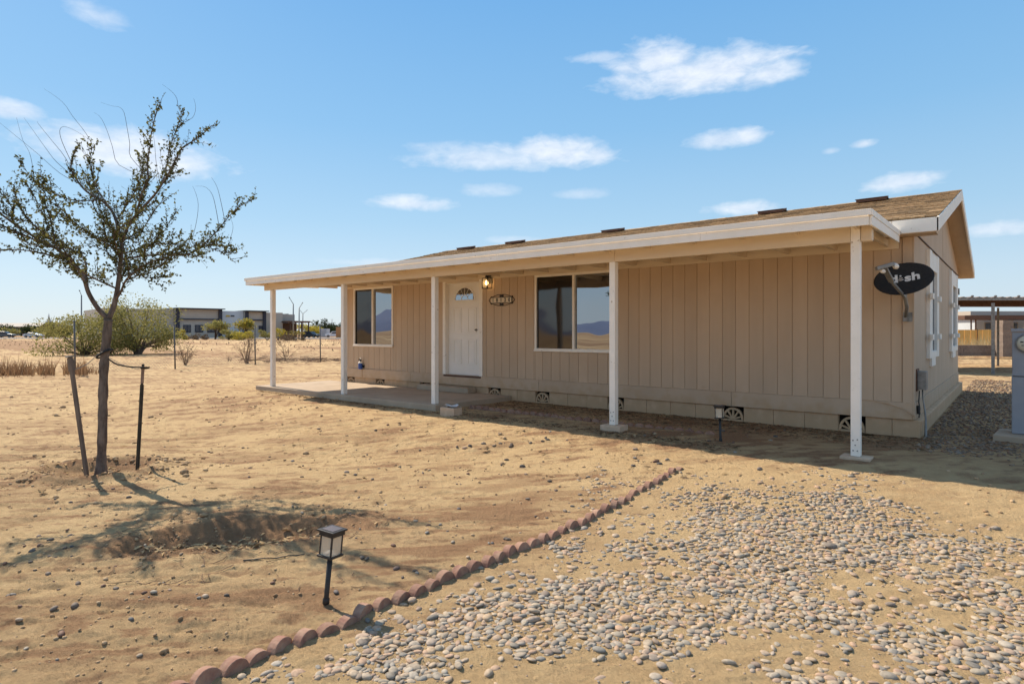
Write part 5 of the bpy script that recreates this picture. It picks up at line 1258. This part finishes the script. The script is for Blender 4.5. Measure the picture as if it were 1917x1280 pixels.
def pole_light(u, D, vtop, arms, lab):
    g_ = gpt(u, D); t_ = thing('light_pole', lab, 'light pole', g_); tp = at(u, vtop, D); MB().tube([g_, tp], [.16, .11], 8).build('pole', STEEL, t_, smooth=True)
    for au, av in arms:
        e = at(au, av, D); b = MB().tube([tp, tp.lerp(e, .9)], [.07, .05], 6); d_ = (e-tp).normalized(); b.beam(tp.lerp(e, .8), e, .25, .1); b.build('arm', STEEL, t_)
pole_light(549, 125, 569, [(541, 556)], 'tall light pole with an arm angled left before the building')
pole_light(560, 135, 577, [(567, 566)], 'light pole with an arm angled right at the end of the building')
pole_light(567, 175, 587.5, [(562, 581), (575.5, 580)], 'far light pole with two arms raised in a V')
pole_light(152.5, 120, 553, [(148.5, 543)], 'light pole rising behind the bushes left of the elm')
pole_light(621.5, 300, 598, [(619, 598), (624, 598)], 'distant thin lamp post among dark trees')

def car(u, D, heading, m, lab, L_=4.6, Wd=1.85, Hh=1.7, name='parked_car', suv=True):
    g_ = gpt(u, D); t_ = thing(name, lab, 'car', g_); t_.rotation_euler = (0, 0, heading); l = L_/2; w = Wd/2
    pf = [(-l, .45), (-l, .95), (-l*.93, 1.05), (-l*.86, Hh*.96), (-l*.7, Hh), (l*.12, Hh), (l*.42, 1.08), (l*.93, .95), (l, .75), (l, .4), (l*.8, .28), (-l*.85, .28)] if suv else [(-l, .5), (-l, .9), (-l*.72, .98), (-l*.4, Hh), (l*.1, Hh), (l*.45, .98), (l*.93, .85), (l, .65), (l, .35), (-l*.9, .28)]
    MB().prism([(x, -w, z) for x, z in pf], (0, -w, 0), (0, w, 0)).build('body', m, t_, local=True, bevel=.07)
    for s_ in (-1, 1):
        MB().prism([(-l*.80, s_*(w+.004), 1.08), (-l*.76, s_*(w+.004), Hh*.93), (l*.08, s_*(w+.004), Hh*.93), (l*.32, s_*(w+.004), 1.10)], (0, 0, 0), (0, s_*.012, 0)).build('side_window', WIND, t_, local=True)
        for x in (-l*.62, l*.62):
            wh = MB().lathe([(0, -.12), (.34, -.12), (.36, -.09), (.36, .09), (.34, .12), (0, .12)], 16, (x, s_*(w-.08), .34), 'Y').build('wheel', RUBBER, t_, local=True, smooth=True)
            MB().lathe([(0, .13), (.2, .125), (.21, .11)] if s_ > 0 else [(0, -.13), (.2, -.125), (.21, -.11)], 12, (x, s_*(w-.08), .34), 'Y').build('rim', STEEL, wh, local=True)
    for s_ in (-1, 1): MB().box(-l-.012, -l+.05, s_*w*.8-.14, s_*w*.8+.14, .85, 1.05).build('tail_light', mat('tail_red', (.4, .02, .02), .4), t_, local=True); MB().box(l-.12, l-.02, s_*w*.75-.16, s_*w*.75+.16, .68, .82).build('headlight', DOORW, t_, local=True)
hd = math.atan2(RT[1], RT[0])
car(583, 165, hd-.35, mat('car_black', (.03, .035, .04), .3, .6), 'dark parked car right of the commercial building')
car(624, 178, hd+math.pi+.3, mat('car_white', (.7, .75, .8), .3, .6), 'white parked car beside the orange wall end')
car(63, 168, hd+.1, mat('car_silver', (.5, .56, .62), .3, .6), 'silver low car on the far road at left', suv=False, Hh=1.4)
car(10, 172, hd+.2, mat('car_grey', (.08, .09, .1), .35, .6), 'dark vehicle on the far road at the left edge')
# far things to the right of the cars
def far_box(name, u0, u1, v0, D, depth, m, lab, cat, extra=None):
    a = Vector((*UD(u0, D), 0)); b_ = Vector((*UD(u1, D), 0)); n_ = Vector((FW[0], FW[1], 0)); t_ = thing(name, lab, cat, ((a+b_)/2)[:]); zt = CAM[2]-D*(v0-VH)/F_
    MB().prism([a-Vector((0, 0, .2)), b_-Vector((0, 0, .2)), b_+n_*depth-Vector((0, 0, .2)), a+n_*depth-Vector((0, 0, .2))], (0, 0, 0), (0, 0, zt+.2)).build('wall', m, t_)
    if extra: extra(t_, a, b_, n_, zt)
    return t_
ORG = noise_mat('orange_wall', (.46, .25, .11), (.38, .20, .09), 2, 5, .9, 0, coords='World')
far_box('orange_wall', 629, 660, 612, 172, 1, ORG, 'rusty orange wall end showing beside the second porch post', 'wall')
def cont(t_, a, b_, n_, zt):
    for k in range(9): p = a.lerp(b_, (k+.5)/9); MB().box(p.x-.06, p.x+.06, p.y-.12, p.y+.06, .2, zt-.1).build('rib', STUG, t_)
far_box('white_container', 600, 612, 615.2, 185, 3, STUG, 'pale storage container between the dark and the white car', 'container', cont)
def roofed(t_, a, b_, n_, zt):
    MB().prism([a-n_*1+Vector((0, 0, zt)), b_-n_*1+Vector((0, 0, zt)), b_+n_*8+Vector((0, 0, zt+1.6)), a+n_*8+Vector((0, 0, zt+1.6))], (0, 0, 0), (0, 0, .2)).build('roof', STUC, t_)
far_box('long_shed', -80, 84, 612, 260, 16, STUC, 'long pale roofed shed on the horizon at the far left', 'shed', roofed)
sp_ = thing('steeple_house', 'small brown house with a thin pale steeple far left', 'house', (*UD(86, 230), 0))
p = Vector((*UD(86, 230), 0)); r3 = Vector((RT[0], RT[1], 0)); f3 = Vector((FW[0], FW[1], 0)); z_ = lambda v: CAM[2]-230*(v-VH)/F_
q = [(-2.6, 0), (2.6, 0), (2.6, z_(611)), (0, z_(603)), (-2.6, z_(611))]
MB().prism([p+r3*a+Vector((0, 0, b_)) for a, b_ in q], (0, 0, 0), f3*6).build('wall', BROWN, sp_)
c_ = p-r3*.4+f3*2; MB().lathe([(.9, z_(606)), (.9, z_(601)), (.35, z_(596)), (.06, z_(586.5))], 6, (c_.x, c_.y, 0)).build('steeple', STUG, sp_)

# far planting before and beside the building
rr = random.Random(4)
bush('desert_tree', 404, 128, 5.6, 3.6, OLIVE, 'slim leaning green tree before the left tower of the building', 'tree', 1800, .26, 1.8, stems=4, clumps=16, seed=11, low=.35, trunk=TWIG)
bush('flowering_tree', 458, 126, 4.6, 4.0, OLIVE, 'green tree with yellow blossom before the right tower', 'tree', 2000, .26, 1.6, stems=4, clumps=16, seed=12, m2=YELLOWG, low=.35, trunk=TWIG)
bush('olive_shrub', 428, 118, 3.8, 2.1, OLIVE, 'rounded olive shrub below the slim leaning tree', 'shrub', 1700, .2, .1, clumps=16, seed=13)
bush('olive_shrub', 453, 116, 4.2, 1.9, YELLOWG, 'rounded yellowish shrub below the blossoming tree', 'shrub', 1700, .2, .1, clumps=16, seed=14)
bush('lime_shrub', 345, 124, 2.8, 1.9, YELLOWG, 'lime green shrub at the left foot of the building', 'shrub', 900, .18, .1, clumps=10, seed=15)
bush('brown_shrub', 362, 120, 2.2, 1.2, GREYBR, 'brown dry shrub below the left windows of the building', 'shrub', 800, .16, .05, clumps=10, seed=16)
bush('brown_shrub', 384, 122, 1.8, 1.0, GREYBR, 'low brown shrub between the right windows of the building', 'shrub', 600, .16, .05, clumps=8, seed=17)
bush('brush_shrub', 500, 120, 3.4, 2.3, OLIVE, 'olive brush left of the white porch post', 'shrub', 1200, .18, .1, clumps=12, seed=18)
bush('brush_shrub', 521, 124, 3.2, 2.6, YELLOWG, 'yellow green brush just right of the leftmost porch post', 'shrub', 1000, .18, .3, clumps=10, seed=19)
bush('brush_shrub', 535, 116, 2.8, 1.5, GREYBR, 'grey brown brush below the building canopy', 'shrub', 1000, .17, .05, clumps=12, seed=20)
bush('brush_shrub', 553, 114, 3.2, 2.0, GREYBR, 'taller brown brush at the right end of the building', 'shrub', 1200, .17, .1, clumps=12, seed=21, m2=YELLOWG)
for i, (u, D, w, h, lab) in enumerate(((580, 210, 9, 4.2, 'bright green low tree behind the dark parked car'), (609, 230, 9, 6.0, 'dark rounded tree behind the pale container'), (590, 250, 12, 4.6, 'dark tree low on the horizon behind the dark car'), (633, 240, 8, 5.2, 'dark round tree beside the second porch post'), (618, 260, 10, 4.0, 'low dark tree between two rounder ones'))):
    bush('horizon_tree', u, D, w, h, DKGREEN if i else YELLOWG, lab, 'tree', 1500, .42, .3, clumps=14, seed=30+i)
for i, (u, D, w, h, lab) in enumerate(((20, 205, 12, 3.8, 'dark green mound of foliage at the left edge of the horizon'), (52, 210, 9, 4.0, 'round dark bush under the long shed roof'), (70, 215, 8, 3.2, 'green bush left of the steeple'), (110, 190, 5, 4.0, 'dark tree right of the steeple'), (122, 195, 4.5, 3.6, 'small dark tree left of the feathery shrub'), (5, 190, 8, 2.6, 'pale green bush at the far left of the road'), (90, 180, 8, 2.6, 'olive bush before the steeple house'))):
    bush('horizon_bush', u, D, w, h, OLIVE if i in (5, 6, 2) else DKGREEN, lab, 'bush', 1300, .36, .1, clumps=14, seed=50+i)
pts = [G(rr.uniform(-60, 640), 628+abs(rr.gauss(0, 9))) for _ in range(2600)]
pts = [p for p in pts if fbm(np.array([p[0]/9]), np.array([p[1]/7]), 3, 66)[0] > .5]
blades('field_stubble', pts, .16, GREYBR, 'low brown stubble scattered over the far field', 7, .05, .6)

# ------------------------------------------------------------------ behind the house on the right: carport, block walls, mobile home
def gat(u, v, z=.24): D = (CAM[2]-z)*F_/(v-VH); return D
Dp = gat(1858, 688); cp = thing('carport', 'open steel carport with a corrugated roof behind the house', 'carport', (*UD(1900, 26), .2))
rz = CAM[2]+Dp*(VH-567)/F_
def cpost(u, v, w, h=None): D = gat(u, v); p = UD(u, D); g0 = gz(*p); boxp('post', STEEL, cp, p[0]-w/2, p[0]+w/2, p[1]-w/2, p[1]+w/2, g0-.1, h or rz)
cpost(1859, 688, .11); cpost(1868.5, 677, .09); cpost(2050, 688, .11); cpost(1700, 688, .11)
a = Vector((*UD(1640, Dp), 0)); b_ = Vector((*UD(2250, Dp), 0)); n_ = Vector((FW[0], FW[1], 0)); dr = (b_-a).normalized(); Lr = (b_-a).length
z0 = rz+.02; ch = MB(); nn = int(Lr/.075)
for k in range(nn):
    s0, s1 = Lr*k/nn, Lr*(k+1)/nn; h0, h1 = .022*math.sin(k*1.57), .022*math.sin((k+1)*1.57)
    q0, q1 = a+dr*s0, a+dr*s1
    ch.add([(q0.x, q0.y, z0+.20+h0), (q1.x, q1.y, z0+.20+h1), (q1.x+n_.x*6, q1.y+n_.y*6, z0+.24+h1), (q0.x+n_.x*6, q0.y+n_.y*6, z0+.24+h0)], [(0, 1, 2, 3)])
ch.build('roof_sheet', noise_mat('rusty_sheet', (.30, .22, .16), (.16, .10, .07), 3, 6, .7, 0, coords='World'), cp, fix=False)
MB().beam(a+n_*.02+Vector((0, 0, z0+.13)), b_+n_*.02+Vector((0, 0, z0+.13)), .05, .10).build('front_beam', STEEL, cp)
for dd in (.9, 2.6, 4.4, 5.8): MB().beam(a+n_*dd+Vector((0, 0, z0+.14)), b_+n_*dd+Vector((0, 0, z0+.14)), .05, .09).build('purlin', BROWN, cp)
MB().beam(a+n_*.03+Vector((0, 0, z0-.16)), b_+n_*.03+Vector((0, 0, z0-.16)), .03, .03).build('tie_rod', BROWN, cp)
for k in range(14): q = a+dr*(Lr*k/14+.2); MB().lathe([(.05, 0), (.05, .05), (0, .07)], 8, (q.x+n_.x*.1, q.y+n_.y*.1, z0+.22)).build('roof_bolt', STEEL, cp)

Dw = gat(1830, 666, .2); wz = .2
wl_ = thing('block_wall', 'low grey block wall behind the carport posts', 'wall', (*UD(1840, Dw), wz)); w0 = Vector((*UD(1770, Dw), 0)); w1_ = Vector((*UD(1990, Dw), 0)); wd = (w1_-w0).normalized(); ww = (w1_-w0).length
def rotblock(parent, c, hw, hh, th, ang, m=BLOCKW):
    b = MB().box(-hw, hw, -th, th, 0, hh); me = b.mesh('block'); o = link('block', me, m, parent, bevel=0); o.location = Vector(c)-wloc(parent); o.rotation_euler = (0, 0, ang); return o
wa = math.atan2(wd.y, wd.x); bl = None
for row in range(3):
    x = -.2 if row % 2 else 0
    while x < ww:
        c = w0+wd*(x+.2); 
        if bl is None:
            bl = rotblock(wl_, (c.x, c.y, wz+row*.213), .196, .209, .095, wa)
        else:
            o = link('block', bl.data, None, wl_); o.location = Vector((c.x+R.uniform(-.01, .01), c.y+R.uniform(-.02, .02), wz+row*.213))-wloc(wl_); o.rotation_euler = (0, 0, wa)
        x += .4
pr_ = thing('block_pillar', 'tall grey block pillar right of the carport posts', 'pillar', (*UD(1880, Dw-.6), wz))
for row in range(10): c = Vector((*UD(1880, Dw-.6), 0)); rotblock(pr_, (c.x+R.uniform(-.01, .01), c.y, wz-.02+row*.211), .30, .206, .28, wa)
of = thing('orange_fence', 'sunlit orange board fence beyond the low block wall', 'fence', (*UD(1850, 46), 0))
a = Vector((*UD(1760, 47), 0)); b_ = Vector((*UD(2010, 47), 0)); n = 22; YEL = noise_mat('orange_board', (.85, .47, .13), (.76, .40, .11), 2, 5, .8, 0, rand=.08, coords='World')
for k in range(n): p = a.lerp(b_, k/n); q = a.lerp(b_, (k+1)/n-.002); MB().beam(Vector((p.x, p.y, .9)), Vector((q.x, q.y, .9)), .03, 1.75).build('board', YEL, of)
for k in range(0, n, 6): p = a.lerp(b_, k/n)-Vector((FW[0], FW[1], 0))*.06; MB().beam(Vector((p.x, p.y, -.1)), Vector((p.x, p.y, 1.85)), .06, .06).build('post', BROWN, of)
pts = []
for _ in range(2600):
    p = UD(rr.uniform(1770, 1930), rr.uniform(Dw+.5, 45)); 
    if vnoise(np.array([p[0]*.8]), np.array([p[1]*.8]), 3)[0] > .3: pts.append((p[0], p[1], .2))
blades('dry_grass', pts, .75, STRAW, 'tall pale dry grass growing behind the low block wall', 8, .012, .3)
mh = thing('mobile_home', 'pale mobile home with a dark awning beyond the orange fence', 'mobile home', (*UD(1860, 64), 0))
MHW = noise_mat('pale_siding', (.52, .55, .58), (.46, .49, .52), .5, 4, .8, 0, coords='World')
def fb(u0, u1, v0, v1, D, dep, name, m, parent=mh):
    a = Vector((*UD(u0, D), 0)); b_ = Vector((*UD(u1, D), 0)); zt = CAM[2]-D*(v0-VH)/F_; zb = CAM[2]-D*(v1-VH)/F_ if v1 else 0
    q = [a, b_, b_+n_*dep, a+n_*dep]; return MB().prism([(p.x, p.y, zb) for p in q], (0, 0, 0), (0, 0, zt-zb)).build(name, m, parent)
w_ = fb(1825, 2080, 597, 0, 64, 5, 'wall', MHW); fb(1817, 2100, 582.5, 590, 63.8, 6, 'roof_band', STUC)
fb(1806, 2110, 590.3, 598, 60, 3.5, 'awning', BROWN); 
for u in (1818, 1826.5, 1990): fb(u, u+1.6, 598.2, 0, 60.3, .1, 'awning_post', BROWN)
for u0, u1 in ((1844, 1856), (1888.5, 1896), (1898.5, 1906)): p = fb(u0, u1, 603, 616, 63.93, .06, 'window', STUC, w_); fb(u0+1.3, u1-1.3, 604.5, 616, 63.88, .04, 'pane', WIND, p)
g2 = thing('grey_trailer', 'low grey trailer left of the dark awning', 'trailer', (*UD(1800, 75), 0)); fb(1770, 1817, 594, 0, 75, 4, 'body', MHW, g2); fb(1768, 1819, 592.5, 594, 74.9, 4.2, 'roof', STUC, g2); fb(1775, 1812, 605.5, 612, 74.95, .04, 'dark_stripe', NAVY, g2)
pole_light(1797, 90, 588, [(1797.5, 586)], 'thin short pole rising beside the grey trailer')
tag(MB().tube([PD(1793.5, 540, 14.9), PD(1793.5, 552, 14.9)], .035, 8).build('wall_fitting', STEEL, None), 'small grey fitting on the far rear corner of the gable wall', 'wall fitting')
